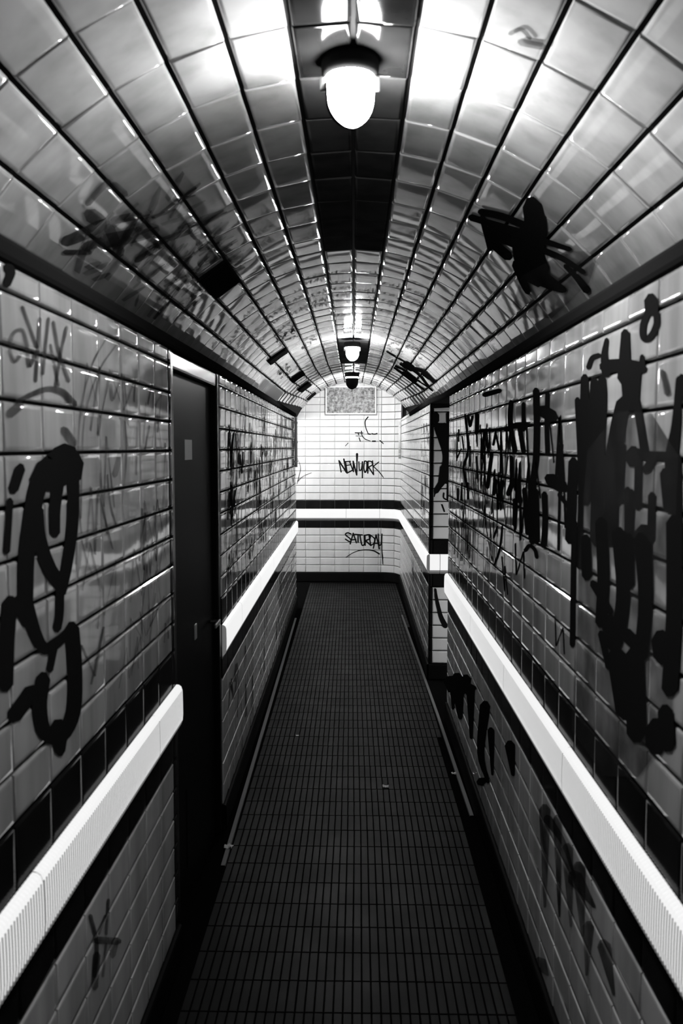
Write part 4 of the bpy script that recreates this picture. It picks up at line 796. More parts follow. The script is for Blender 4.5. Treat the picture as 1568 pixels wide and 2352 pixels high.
  [3.016,0.202,2.977,0.199,3.051,0.194,2.939,0.187,3.044,0.164,2.933,0.159,3.037,0.135,2.926,0.13,3.031,0.105,2.92,0.102,3.027,0.077,2.917,0.074,3.025,0.048,2.915,0.046,3.025,0.02,2.914,0.019,3.027,-0.008,2.916,-0.009,3.032,-0.036,2.921,-0.037,3.044,-0.063,2.933,-0.064,3.061,-0.09,2.949,-0.09,3.078,-0.12,2.964,-0.118,3.089,-0.154,2.974,-0.149,3.091,-0.195,2.975,-0.187,3.087,-0.239,2.971,-0.23,3.08,-0.285,2.965,-0.274,3.075,-0.33,2.96,-0.317,3.036,-0.336,2.995,-0.331],
  [2.822,0.176,2.796,0.174,2.847,0.171,2.773,0.166,2.849,0.146,2.775,0.142,2.851,0.121,2.777,0.118,2.852,0.097,2.778,0.094,2.852,0.072,2.777,0.07,2.848,0.048,2.774,0.047,2.843,0.025,2.769,0.025,2.837,0.001,2.763,0.002,2.831,-0.022,2.758,-0.021,2.805,-0.028,2.78,-0.028],
  [2.977,0.126,2.942,0.137,2.93,0.103,2.834,0.134,2.876,0.095,2.784,0.125,2.825,0.087,2.736,0.117,2.775,0.079,2.69,0.109,2.679,0.079,2.651,0.089],
  [2.617,0.013,2.597,0.013,2.637,0.008,2.58,0.007,2.641,-0.008,2.583,-0.009,2.645,-0.024,2.587,-0.024,2.648,-0.04,2.59,-0.04,2.648,-0.057,2.59,-0.056,2.646,-0.076,2.588,-0.074,2.642,-0.094,2.584,-0.092,2.636,-0.113,2.579,-0.11,2.632,-0.132,2.574,-0.129,2.611,-0.137,2.591,-0.136],
  [2.839,-0.098,2.803,-0.085,2.801,-0.117,2.704,-0.081,2.74,-0.123,2.648,-0.088,2.681,-0.129,2.593,-0.094,2.625,-0.134,2.541,-0.1,2.538,-0.129,2.51,-0.117],
  [2.648,-0.139,2.631,-0.135,2.646,-0.147,2.6,-0.136,2.58,-0.162,2.537,-0.152,2.518,-0.178,2.476,-0.167,2.458,-0.192,2.418,-0.181,2.431,-0.192,2.417,-0.188],
  [2.625,-0.128,2.612,-0.127,2.637,-0.132,2.6,-0.13,2.638,-0.19,2.601,-0.188,2.639,-0.249,2.602,-0.246,2.639,-0.308,2.603,-0.304,2.627,-0.31,2.615,-0.309],
  [2.852,-0.143,2.821,-0.141,2.879,-0.153,2.79,-0.147,2.873,-0.174,2.785,-0.168,2.866,-0.196,2.779,-0.189,2.861,-0.217,2.773,-0.21,2.859,-0.238,2.771,-0.231,2.861,-0.259,2.773,-0.252,2.866,-0.279,2.778,-0.272,2.872,-0.3,2.784,-0.292,2.878,-0.321,2.789,-0.313,2.851,-0.327,2.82,-0.324],
  [2.985,-0.141,2.951,-0.139,3.016,-0.151,2.919,-0.146,3.007,-0.208,2.91,-0.201,2.997,-0.264,2.901,-0.255,2.988,-0.32,2.892,-0.31,2.955,-0.326,2.921,-0.322],
  [3.148,-0.377,3.169,-0.377,3.113,-0.37,3.17,-0.369,3.094,-0.363,3.152,-0.362,3.077,-0.355,3.133,-0.354,3.064,-0.35,3.109,-0.345,3.062,-0.349,3.071,-0.337,3.056,-0.349,3.03,-0.334,3.036,-0.349,2.997,-0.335,3.014,-0.351,2.969,-0.337,2.998,-0.353,2.946,-0.341,2.987,-0.356,2.93,-0.345,2.98,-0.361,2.921,-0.351,2.973,-0.367,2.914,-0.357,2.965,-0.373,2.906,-0.363,2.939,-0.374,2.919,-0.371],
  [3.654,-0.325,3.636,-0.324,3.672,-0.33,3.622,-0.327,3.685,-0.355,3.634,-0.351,3.696,-0.38,3.645,-0.375,3.71,-0.404,3.658,-0.4,3.729,-0.428,3.678,-0.423,3.758,-0.45,3.707,-0.446,3.793,-0.472,3.742,-0.469,3.832,-0.494,3.78,-0.491,3.871,-0.518,3.818,-0.513,3.862,-0.521,3.843,-0.52],
  [3.779,-0.337,3.764,-0.336,3.799,-0.341,3.756,-0.339,3.832,-0.36,3.789,-0.358,3.866,-0.379,3.822,-0.377,3.901,-0.398,3.856,-0.396,3.893,-0.402,3.877,-0.401],
  [3.196,-0.146,3.163,-0.144,3.223,-0.156,3.128,-0.15,3.213,-0.172,3.119,-0.165,3.204,-0.187,3.11,-0.18,3.195,-0.203,3.101,-0.196,3.185,-0.221,3.092,-0.213,3.175,-0.241,3.083,-0.233,3.166,-0.263,3.074,-0.254,3.156,-0.286,3.065,-0.276,3.146,-0.308,3.055,-0.298,3.113,-0.312,3.081,-0.308],
  [3.387,-0.196,3.362,-0.195,3.41,-0.203,3.339,-0.199,3.411,-0.236,3.339,-0.231,3.411,-0.268,3.339,-0.263,3.412,-0.301,3.34,-0.294,3.388,-0.304,3.363,-0.302],
  [3.837,-0.138,3.805,-0.138,3.874,-0.145,3.783,-0.144,3.896,-0.166,3.804,-0.164,3.919,-0.186,3.826,-0.185,3.942,-0.207,3.847,-0.205,3.918,-0.214,3.885,-0.213],
  [3.66,-0.135,3.631,-0.135,3.694,-0.142,3.611,-0.141,3.72,-0.169,3.636,-0.167,3.748,-0.196,3.662,-0.194,3.775,-0.224,3.689,-0.221,3.753,-0.23,3.723,-0.229],
  [2.457,-0.101,2.497,-0.101,2.41,-0.09,2.521,-0.087,2.399,-0.078,2.509,-0.074,2.388,-0.067,2.497,-0.062,2.377,-0.055,2.485,-0.05,2.399,-0.041,2.437,-0.04],
  [2.439,0.137,2.416,0.136,2.458,0.131,2.394,0.128,2.443,0.073,2.379,0.072,2.427,0.015,2.364,0.016,2.413,-0.041,2.351,-0.04,2.403,-0.098,2.341,-0.095,2.399,-0.154,2.338,-0.15,2.4,-0.211,2.338,-0.206,2.402,-0.268,2.34,-0.262,2.403,-0.326,2.341,-0.318,2.383,-0.331,2.361,-0.328],
  [5.378,0.088,5.359,0.088,5.396,0.086,5.342,0.085,5.399,0.03,5.344,0.03,5.401,-0.026,5.347,-0.026,5.404,-0.082,5.35,-0.081,5.387,-0.084,5.367,-0.084],
  [5.294,0.108,5.269,0.107,5.316,0.105,5.246,0.103,5.314,0.081,5.244,0.08,5.312,0.058,5.242,0.057,5.31,0.035,5.24,0.034,5.287,0.031,5.263,0.031],
  [5.122,0.065,5.102,0.065,5.137,0.062,5.08,0.062,5.107,0.036,5.051,0.037,5.078,0.01,5.022,0.011,5.049,-0.015,4.994,-0.014,5.027,-0.018,5.008,-0.017],
  [4.751,0.007,4.733,0.007,4.767,0.004,4.717,0.004,4.764,-0.032,4.714,-0.031,4.761,-0.068,4.711,-0.067,4.758,-0.103,4.708,-0.102,4.741,-0.106,4.724,-0.106],
  [5.142,-0.007,5.124,-0.008,5.17,-0.009,5.117,-0.011,5.24,-0.027,5.185,-0.029,5.311,-0.046,5.255,-0.048,5.384,-0.065,5.327,-0.067,5.377,-0.069,5.357,-0.069],
  [5.314,-0.246,5.277,-0.244,5.348,-0.253,5.242,-0.248,5.346,-0.275,5.24,-0.269,5.344,-0.297,5.238,-0.291,5.343,-0.319,5.237,-0.312,5.307,-0.322,5.27,-0.32],
  [5.098,-0.203,5.069,-0.202,5.126,-0.208,5.045,-0.205,5.137,-0.241,5.055,-0.238,5.148,-0.274,5.066,-0.27,5.16,-0.308,5.077,-0.303,5.134,-0.311,5.105,-0.309],
  [4.831,-0.192,4.8,-0.19,4.859,-0.198,4.771,-0.194,4.857,-0.227,4.769,-0.223,4.854,-0.256,4.767,-0.251,4.852,-0.285,4.764,-0.28,4.822,-0.288,4.792,-0.286],
  [4.392,0.079,4.394,0.085,4.341,0.074,4.347,0.089,4.205,0.073,4.21,0.087,4.076,0.071,4.081,0.085,3.955,0.07,3.962,0.083,3.842,0.069,3.852,0.082,3.737,0.069,3.75,0.082,3.641,0.07,3.655,0.083,3.55,0.071,3.564,0.083,3.464,0.072,3.477,0.084,3.439,0.076,3.443,0.08],
  [4.28,0.246,4.297,0.255,4.192,0.236,4.239,0.261,4.034,0.233,4.077,0.258,3.887,0.231,3.927,0.254,3.751,0.229,3.788,0.251,3.707,0.235,3.719,0.243],
 ]),
 ('graffiti_tags', 'RN', 'g', 'thin grey vertical scribbles at the far end of the wall', [
  [5.027,-0.031,5.009,-0.031,5.045,-0.033,4.994,-0.033,5.058,-0.058,5.006,-0.058,5.073,-0.083,5.021,-0.083,5.084,-0.109,5.031,-0.108,5.085,-0.135,5.033,-0.133,5.073,-0.161,5.021,-0.159,5.052,-0.188,5,-0.186,5.026,-0.215,4.975,-0.212,5.003,-0.242,4.953,-0.239,4.985,-0.243,4.967,-0.242],
  [4.892,-0.03,4.875,-0.03,4.909,-0.032,4.86,-0.033,4.921,-0.057,4.872,-0.056,4.935,-0.081,4.886,-0.08,4.945,-0.105,4.896,-0.104,4.947,-0.131,4.897,-0.13,4.935,-0.158,4.886,-0.156,4.914,-0.185,4.866,-0.183,4.89,-0.213,4.842,-0.21,4.869,-0.24,4.821,-0.237,4.851,-0.241,4.834,-0.24],
  [4.763,-0.029,4.747,-0.029,4.78,-0.032,4.734,-0.032,4.791,-0.055,4.745,-0.055,4.804,-0.078,4.758,-0.078,4.814,-0.102,4.767,-0.101,4.815,-0.128,4.768,-0.126,4.804,-0.154,4.757,-0.153,4.784,-0.182,4.738,-0.18,4.762,-0.21,4.716,-0.208,4.741,-0.238,4.695,-0.235,4.724,-0.24,4.708,-0.239],
  [4.676,-0.028,4.66,-0.028,4.692,-0.031,4.647,-0.031,4.702,-0.054,4.658,-0.054,4.715,-0.077,4.67,-0.077,4.724,-0.101,4.679,-0.1,4.726,-0.125,4.68,-0.124,4.715,-0.15,4.67,-0.148,4.696,-0.175,4.652,-0.173,4.674,-0.2,4.63,-0.198,4.654,-0.225,4.611,-0.222,4.638,-0.226,4.623,-0.226],
  [4.591,-0.028,4.576,-0.028,4.607,-0.03,4.564,-0.031,4.617,-0.053,4.574,-0.053,4.629,-0.076,4.586,-0.075,4.638,-0.099,4.595,-0.098,4.639,-0.123,4.596,-0.122,4.629,-0.148,4.586,-0.146,4.611,-0.174,4.568,-0.172,4.59,-0.2,4.547,-0.197,4.57,-0.225,4.528,-0.223,4.554,-0.227,4.54,-0.226],
  [4.51,-0.027,4.496,-0.027,4.525,-0.03,4.483,-0.03,4.535,-0.052,4.493,-0.052,4.546,-0.074,4.505,-0.074,4.555,-0.097,4.513,-0.096,4.556,-0.121,4.514,-0.119,4.546,-0.146,4.504,-0.144,4.528,-0.173,4.487,-0.171,4.508,-0.199,4.467,-0.197,4.489,-0.225,4.448,-0.223,4.474,-0.227,4.46,-0.226],
  [4.431,-0.027,4.417,-0.027,4.446,-0.029,4.406,-0.029,4.455,-0.051,4.415,-0.051,4.466,-0.073,4.426,-0.073,4.475,-0.096,4.434,-0.095,4.476,-0.119,4.435,-0.117,4.466,-0.142,4.426,-0.14,4.449,-0.166,4.409,-0.164,4.43,-0.19,4.39,-0.187,4.411,-0.213,4.372,-0.211,4.397,-0.215,4.383,-0.214],
  [4.341,-0.026,4.327,-0.026,4.354,-0.029,4.316,-0.029,4.364,-0.05,4.325,-0.05,4.374,-0.071,4.336,-0.071,4.382,-0.093,4.343,-0.093,4.383,-0.116,4.344,-0.115,4.374,-0.14,4.335,-0.138,4.357,-0.164,4.319,-0.162,4.338,-0.189,4.3,-0.187,4.321,-0.213,4.283,-0.21,4.307,-0.214,4.294,-0.213],
  [4.282,-0.026,4.269,-0.026,4.295,-0.028,4.258,-0.028,4.304,-0.049,4.267,-0.049,4.315,-0.07,4.277,-0.07,4.323,-0.092,4.285,-0.091,4.323,-0.114,4.285,-0.113,4.314,-0.139,4.277,-0.137,4.298,-0.164,4.261,-0.162,4.28,-0.189,4.243,-0.187,4.263,-0.214,4.226,-0.212,4.249,-0.215,4.236,-0.215],
  [4.184,-0.025,4.171,-0.025,4.196,-0.028,4.161,-0.028,4.205,-0.048,4.169,-0.048,4.215,-0.069,4.179,-0.069,4.222,-0.09,4.186,-0.09,4.223,-0.112,4.187,-0.111,4.214,-0.134,4.178,-0.133,4.199,-0.157,4.163,-0.155,4.181,-0.179,4.146,-0.177,4.165,-0.201,4.13,-0.199,4.152,-0.203,4.14,-0.202],
  [5.477,-0.448,5.451,-0.446,5.499,-0.454,5.424,-0.447,5.485,-0.473,5.41,-0.466,5.47,-0.49,5.396,-0.483,5.458,-0.51,5.384,-0.502,5.454,-0.533,5.38,-0.526,5.46,-0.563,5.385,-0.556,5.473,-0.597,5.398,-0.59,5.489,-0.634,5.414,-0.626,5.504,-0.67,5.429,-0.661,5.481,-0.671,5.455,-0.668],
  [5.293,-0.448,5.268,-0.446,5.313,-0.454,5.242,-0.447,5.3,-0.467,5.23,-0.46,5.287,-0.479,5.217,-0.472,5.276,-0.494,5.206,-0.487,5.272,-0.515,5.202,-0.509,5.277,-0.547,5.207,-0.54,5.289,-0.585,5.219,-0.578,5.303,-0.627,5.233,-0.619,5.317,-0.667,5.246,-0.659,5.295,-0.668,5.27,-0.665],
  [5.122,-0.419,5.099,-0.417,5.141,-0.424,5.075,-0.418,5.129,-0.441,5.064,-0.435,5.116,-0.456,5.051,-0.45,5.106,-0.474,5.04,-0.468,5.101,-0.499,5.036,-0.492,5.106,-0.533,5.04,-0.527,5.116,-0.576,5.051,-0.569,5.13,-0.621,5.064,-0.613,5.142,-0.665,5.075,-0.657,5.121,-0.666,5.098,-0.663],
  [4.96,-0.42,4.939,-0.418,4.978,-0.425,4.916,-0.419,4.967,-0.437,4.906,-0.431,4.955,-0.447,4.894,-0.441,4.946,-0.46,4.884,-0.454,4.942,-0.483,4.88,-0.477,4.945,-0.519,4.884,-0.513,4.955,-0.565,4.893,-0.558,4.967,-0.615,4.905,-0.607,4.977,-0.663,4.915,-0.655,4.958,-0.664,4.936,-0.661],
  [4.847,-0.397,4.826,-0.395,4.864,-0.401,4.805,-0.396,4.853,-0.418,4.795,-0.413,4.841,-0.434,4.783,-0.428,4.832,-0.451,4.774,-0.445,4.828,-0.472,4.77,-0.466,4.833,-0.498,4.774,-0.492,4.843,-0.528,4.784,-0.522,4.855,-0.561,4.796,-0.554,4.867,-0.592,4.807,-0.585,4.849,-0.593,4.828,-0.591],
  [4.737,-0.401,4.718,-0.399,4.753,-0.406,4.697,-0.401,4.743,-0.418,4.687,-0.413,4.732,-0.429,4.676,-0.423,4.723,-0.442,4.668,-0.437,4.72,-0.461,4.664,-0.456,4.724,-0.489,4.668,-0.484,4.733,-0.524,4.677,-0.518,4.745,-0.561,4.688,-0.554,4.755,-0.597,4.698,-0.59,4.737,-0.598,4.718,-0.595],
  [4.6,-0.376,4.581,-0.375,4.616,-0.381,4.562,-0.376,4.606,-0.396,4.553,-0.391,4.595,-0.41,4.542,-0.404,4.587,-0.426,4.534,-0.421,4.583,-0.448,4.53,-0.443,4.586,-0.479,4.534,-0.474,4.595,-0.517,4.542,-0.511,4.605,-0.557,4.552,-0.551,4.614,-0.597,4.561,-0.59,4.598,-0.598,4.579,-0.595],
  [4.534,-0.384,4.516,-0.382,4.548,-0.388,4.497,-0.383,4.539,-0.399,4.488,-0.394,4.529,-0.408,4.478,-0.403,4.521,-0.421,4.47,-0.416,4.517,-0.441,4.466,-0.437,4.52,-0.474,4.469,-0.469,4.528,-0.516,4.477,-0.51,4.538,-0.561,4.486,-0.555,4.546,-0.605,4.494,-0.599,4.53,-0.606,4.512,-0.604],
  [4.922,-0.403,4.901,-0.401,4.94,-0.408,4.879,-0.402,4.929,-0.425,4.868,-0.419,4.917,-0.441,4.856,-0.435,4.907,-0.458,4.847,-0.452,4.903,-0.479,4.843,-0.473,4.908,-0.506,4.847,-0.5,4.918,-0.537,4.858,-0.531,4.931,-0.569,4.87,-0.563,4.943,-0.601,4.882,-0.594,4.924,-0.603,4.903,-0.6],
  [4.809,-0.407,4.789,-0.405,4.826,-0.412,4.768,-0.407,4.815,-0.425,4.758,-0.419,4.804,-0.436,4.747,-0.43,4.795,-0.449,4.738,-0.443,4.792,-0.468,4.734,-0.463,4.796,-0.497,4.738,-0.491,4.805,-0.532,4.747,-0.526,4.817,-0.569,4.759,-0.563,4.828,-0.606,4.77,-0.599,4.81,-0.607,4.789,-0.604],
  [5.04,-0.412,5.018,-0.41,5.059,-0.418,4.995,-0.412,5.047,-0.434,4.984,-0.428,5.035,-0.449,4.971,-0.443,5.024,-0.466,4.961,-0.46,5.02,-0.491,4.957,-0.485,5.024,-0.525,4.961,-0.519,5.035,-0.566,4.971,-0.56,5.047,-0.611,4.984,-0.604,5.059,-0.654,4.995,-0.646,5.039,-0.655,5.016,-0.652],
  [3.624,-0.029,3.615,-0.029,3.632,-0.031,3.607,-0.031,3.632,-0.064,3.608,-0.064,3.633,-0.097,3.608,-0.097,3.634,-0.13,3.609,-0.13,3.626,-0.132,3.617,-0.132],
  [3.583,-0.029,3.574,-0.029,3.591,-0.031,3.567,-0.03,3.591,-0.063,3.567,-0.063,3.592,-0.096,3.568,-0.096,3.593,-0.129,3.569,-0.128,3.585,-0.131,3.576,-0.13],
  [3.392,-0.027,3.384,-0.027,3.399,-0.029,3.377,-0.029,3.4,-0.06,3.378,-0.06,3.4,-0.091,3.378,-0.09,3.401,-0.122,3.379,-0.121,3.394,-0.124,3.386,-0.123],
  [3.237,-0.026,3.23,-0.026,3.243,-0.028,3.224,-0.028,3.244,-0.057,3.224,-0.057,3.244,-0.087,3.224,-0.086,3.244,-0.116,3.225,-0.116,3.238,-0.118,3.231,-0.118],
  [3.752,-0.03,3.742,-0.03,3.76,-0.032,3.734,-0.032,3.761,-0.066,3.735,-0.066,3.762,-0.101,3.736,-0.1,3.763,-0.135,3.737,-0.134,3.754,-0.137,3.745,-0.136],
  [4.012,-0.032,4.001,-0.032,4.022,-0.034,3.992,-0.034,4.023,-0.071,3.993,-0.07,4.024,-0.108,3.994,-0.107,4.025,-0.145,3.995,-0.144,4.016,-0.146,4.005,-0.146],
 ]),
 ('graffiti_drips', 'RN', 'k', 'black paint drips on the low tiles at the far end', [
  [5.385,-1.402,5.125,-1.332,5.619,-1.507,4.879,-1.302,5.462,-1.546,4.899,-1.381,5.313,-1.582,4.92,-1.462,5.172,-1.617,4.941,-1.543,5.086,-1.602,5.005,-1.576],
  [4.675,-1.277,4.549,-1.242,4.794,-1.332,4.434,-1.231,4.733,-1.408,4.455,-1.324,4.673,-1.482,4.476,-1.419,4.615,-1.554,4.497,-1.514,4.574,-1.547,4.533,-1.533],
  [4.905,-1.286,4.741,-1.241,5.043,-1.352,4.577,-1.221,4.961,-1.358,4.602,-1.255,4.881,-1.363,4.627,-1.289,4.804,-1.369,4.653,-1.324,4.746,-1.36,4.694,-1.345],
  [4.114,-1.204,3.998,-1.172,4.245,-1.264,3.909,-1.169,4.273,-1.334,3.959,-1.241,4.307,-1.408,4.015,-1.317,4.33,-1.478,4.061,-1.388,4.32,-1.53,4.08,-1.444,4.263,-1.556,4.06,-1.476,4.176,-1.561,4.012,-1.492,4.083,-1.558,3.953,-1.502,4.001,-1.559,3.899,-1.514,3.953,-1.545,3.917,-1.53],
  [3.922,-1.271,3.85,-1.248,3.987,-1.308,3.782,-1.239,3.943,-1.362,3.785,-1.306,3.899,-1.415,3.788,-1.373,3.857,-1.466,3.79,-1.441,3.834,-1.462,3.81,-1.453],
  [4.291,-1.684,4.334,-1.686,4.128,-1.626,4.242,-1.63,4.061,-1.59,4.147,-1.593,3.996,-1.556,4.055,-1.557,3.934,-1.523,3.968,-1.523,3.908,-1.506,3.92,-1.506],
  [3.446,-1.171,3.363,-1.141,3.513,-1.215,3.279,-1.13,3.459,-1.236,3.28,-1.168,3.407,-1.256,3.281,-1.207,3.357,-1.276,3.282,-1.246,3.328,-1.271,3.302,-1.261],
  [5.538,-1.461,5.396,-1.424,5.675,-1.518,5.269,-1.41,5.621,-1.569,5.306,-1.481,5.568,-1.618,5.344,-1.553,5.517,-1.667,5.382,-1.626,5.472,-1.66,5.424,-1.645],
  [6.052,-1.641,5.829,-1.54,5.745,-1.624,5.206,-1.368,5.596,-1.585,5.11,-1.354,5.443,-1.545,5.032,-1.345,5.258,-1.498,4.982,-1.34,5.06,-1.443,4.936,-1.335,4.879,-1.39,4.86,-1.32,4.729,-1.342,4.747,-1.293,4.601,-1.3,4.619,-1.262,4.485,-1.263,4.496,-1.232,4.379,-1.221,4.382,-1.211],
 ]),
 ('graffiti_drips', 'RN', 'g', 'dark smears on the low tiles near the camera', [
  [2.776,-1.152,2.716,-1.128,2.832,-1.194,2.661,-1.122,2.8,-1.29,2.675,-1.232,2.768,-1.384,2.688,-1.343,2.737,-1.476,2.702,-1.457,2.725,-1.473,2.713,-1.467],
  [2.592,-1.109,2.55,-1.091,2.63,-1.139,2.51,-1.087,2.597,-1.226,2.51,-1.185,2.565,-1.312,2.509,-1.283,2.533,-1.396,2.509,-1.382,2.525,-1.394,2.516,-1.389],
  [2.471,-1.142,2.424,-1.119,2.513,-1.177,2.377,-1.112,2.472,-1.236,2.374,-1.185,2.433,-1.293,2.371,-1.259,2.395,-1.348,2.368,-1.332,2.385,-1.346,2.376,-1.34],
  [2.342,-1.134,2.29,-1.108,2.386,-1.174,2.24,-1.1,2.346,-1.219,2.241,-1.162,2.308,-1.263,2.241,-1.225,2.271,-1.305,2.242,-1.288,2.261,-1.302,2.25,-1.296],
  [2.22,-1.235,2.182,-1.213,2.259,-1.27,2.148,-1.209,2.246,-1.308,2.164,-1.261,2.234,-1.346,2.181,-1.314,2.222,-1.383,2.199,-1.368,2.215,-1.381,2.206,-1.376],
  [2.864,-1.73,2.801,-1.682,2.867,-1.759,2.692,-1.625,2.801,-1.728,2.676,-1.632,2.738,-1.699,2.66,-1.638,2.677,-1.67,2.644,-1.644,2.656,-1.659,2.644,-1.65],
  [2.092,-1.211,2.051,-1.186,2.118,-1.245,2.004,-1.171,2.072,-1.258,1.99,-1.204,2.027,-1.271,1.976,-1.235,1.984,-1.282,1.962,-1.267,1.975,-1.279,1.967,-1.274],
  [2.755,-1.185,2.717,-1.162,2.754,-1.202,2.648,-1.138,2.689,-1.191,2.598,-1.135,2.628,-1.18,2.549,-1.131,2.572,-1.171,2.502,-1.129,2.522,-1.166,2.46,-1.131,2.477,-1.168,2.425,-1.139,2.436,-1.174,2.395,-1.151,2.398,-1.182,2.368,-1.165,2.36,-1.189,2.34,-1.177,2.35,-1.186,2.343,-1.182],
  [2.422,-1.206,2.37,-1.171,2.424,-1.234,2.28,-1.135,2.331,-1.21,2.231,-1.14,2.245,-1.189,2.184,-1.145,2.164,-1.168,2.139,-1.15,2.148,-1.161,2.139,-1.155],
 ]),
 ('black_blob', 'PIL', 'k', 'curved black shape down the pillar tiles', [  # curved black film laid over the pillar tiles
  [0.593,0.275,0.612,0.275,0.577,0.252,0.629,0.252,0.577,0.236,0.629,0.236,0.577,0.22,0.629,0.22,0.577,0.204,0.629,0.204,0.594,0.181,0.612,0.181],
  [0.574,0.165,0.574,0.177,0.589,0.154,0.589,0.188,0.621,0.154,0.621,0.188,0.653,0.154,0.652,0.188,0.684,0.154,0.684,0.188,0.699,0.165,0.699,0.177],
  [0.6,0.183,0.624,0.191,0.589,0.145,0.656,0.168,0.597,0.124,0.663,0.147,0.604,0.103,0.67,0.125,0.612,0.083,0.677,0.104,0.62,0.061,0.683,0.081,0.629,0.037,0.691,0.057,0.637,0.013,0.699,0.032,0.645,-0.01,0.706,0.006,0.651,-0.031,0.712,-0.018,0.655,-0.048,0.715,-0.04,0.657,-0.063,0.716,-0.06,0.658,-0.078,0.716,-0.079,0.658,-0.094,0.715,-0.098,0.657,-0.109,0.712,-0.118,0.654,-0.124,0.708,-0.136,0.651,-0.142,0.703,-0.154,0.647,-0.163,0.699,-0.173,0.644,-0.186,0.695,-0.194,0.641,-0.211,0.691,-0.219,0.637,-0.234,0.685,-0.246,0.632,-0.255,0.677,-0.272,0.624,-0.274,0.666,-0.296,0.614,-0.293,0.652,-0.317,0.601,-0.313,0.639,-0.337,0.589,-0.334,0.626,-0.357,0.591,-0.357,0.604,-0.366],
  [0.654,0.186,0.672,0.191,0.645,0.159,0.695,0.174,0.652,0.137,0.702,0.152,0.658,0.117,0.709,0.132,0.664,0.096,0.715,0.107,0.669,0.068,0.721,0.074,0.672,0.028,0.724,0.03,0.674,-0.022,0.727,-0.021,0.675,-0.073,0.728,-0.073,0.675,-0.119,0.727,-0.121,0.673,-0.157,0.726,-0.161,0.67,-0.191,0.722,-0.198,0.666,-0.225,0.718,-0.232,0.662,-0.26,0.714,-0.266,0.676,-0.286,0.695,-0.288],
  [0.657,-0.133,0.675,-0.136,0.637,-0.155,0.689,-0.161,0.633,-0.198,0.685,-0.204,0.628,-0.241,0.681,-0.247,0.624,-0.285,0.676,-0.29,0.638,-0.31,0.657,-0.312],
  [0.6,-0.331,0.607,-0.332,0.593,-0.339,0.612,-0.342,0.593,-0.355,0.608,-0.357,0.593,-0.371,0.603,-0.373,0.592,-0.388,0.599,-0.389,0.594,-0.391,0.597,-0.391],
  [0.668,-0.354,0.672,-0.354,0.664,-0.359,0.676,-0.36,0.663,-0.369,0.675,-0.37,0.662,-0.379,0.674,-0.38,0.662,-0.39,0.674,-0.389,0.665,-0.401,0.675,-0.395,0.673,-0.409,0.68,-0.399,0.682,-0.414,0.688,-0.403,0.692,-0.418,0.697,-0.407,0.701,-0.423,0.706,-0.411,0.708,-0.421,0.71,-0.417],
  [0.652,-0.447,0.656,-0.445,0.651,-0.453,0.662,-0.449,0.657,-0.47,0.668,-0.466,0.664,-0.488,0.675,-0.484,0.67,-0.506,0.681,-0.502,0.676,-0.509,0.68,-0.508],
  [0.691,0.276,0.703,0.276,0.681,0.261,0.714,0.262,0.685,0.177,0.718,0.179,0.688,0.094,0.722,0.095,0.691,0.011,0.725,0.012,0.694,-0.072,0.727,-0.072,0.694,-0.155,0.728,-0.156,0.694,-0.239,0.727,-0.24,0.693,-0.323,0.726,-0.324,0.692,-0.407,0.725,-0.408,0.703,-0.422,0.714,-0.423],
  [0.57,0.312,0.568,0.327,0.591,0.302,0.584,0.344,0.632,0.304,0.623,0.354,0.672,0.306,0.662,0.364,0.712,0.309,0.701,0.374,0.738,0.335,0.734,0.358],
 ]),
 ('graffiti_line', 'PIL', 'k', 'wavering black line on the pillar below the handrail', [
  [0.605,-1.113,0.611,-1.113,0.6,-1.122,0.618,-1.12,0.602,-1.141,0.622,-1.139,0.603,-1.159,0.624,-1.156,0.604,-1.179,0.628,-1.175,0.608,-1.204,0.633,-1.199,0.613,-1.235,0.641,-1.229,0.621,-1.271,0.65,-1.264,0.629,-1.308,0.66,-1.3,0.637,-1.34,0.669,-1.329,0.646,-1.366,0.679,-1.351,0.655,-1.387,0.689,-1.369,0.664,-1.406,0.699,-1.387,0.672,-1.425,0.71,-1.405,0.693,-1.435,0.706,-1.429],
 ]),
 ('black_blob', 'V', 'k', 'large black sprayed figure-like blot with streaks', [
  [0.56,2.708,0.574,2.668,0.566,2.801,0.605,2.682,0.575,2.834,0.616,2.705,0.585,2.866,0.627,2.729,0.593,2.895,0.639,2.755,0.599,2.921,0.651,2.785,0.604,2.945,0.662,2.818,0.607,2.972,0.67,2.849,0.612,3.004,0.678,2.876,0.617,3.04,0.685,2.901,0.662,3.099,0.686,3.045],
  [0.602,2.887,0.634,2.837,0.593,3.076,0.688,2.913,0.601,3.117,0.696,2.957,0.609,3.168,0.702,2.997,0.622,3.237,0.706,3.021,0.643,3.311,0.709,3.034,0.668,3.368,0.715,3.049,0.693,3.405,0.728,3.07,0.714,3.431,0.746,3.094,0.735,3.455,0.765,3.119,0.791,3.393,0.8,3.27],
  [0.449,3.077,0.447,3.049,0.463,3.093,0.455,3.013,0.48,3.076,0.472,2.998,0.496,3.059,0.488,2.981,0.512,3.042,0.505,2.964,0.531,3.026,0.524,2.948,0.553,3.01,0.547,2.933,0.577,2.995,0.571,2.919,0.602,2.978,0.596,2.903,0.627,2.959,0.62,2.885,0.635,2.926,0.632,2.9],
  [0.427,3.18,0.426,3.151,0.44,3.202,0.435,3.119,0.46,3.19,0.455,3.109,0.48,3.178,0.475,3.097,0.501,3.164,0.495,3.084,0.522,3.146,0.516,3.068,0.546,3.126,0.538,3.049,0.57,3.102,0.562,3.027,0.594,3.076,0.585,3.003,0.617,3.048,0.608,2.978,0.624,3.013,0.621,2.989],
  [0.508,3.228,0.504,3.157,0.539,3.282,0.526,3.08,0.568,3.262,0.554,3.064,0.597,3.24,0.581,3.046,0.625,3.215,0.608,3.025,0.645,3.127,0.638,3.062],
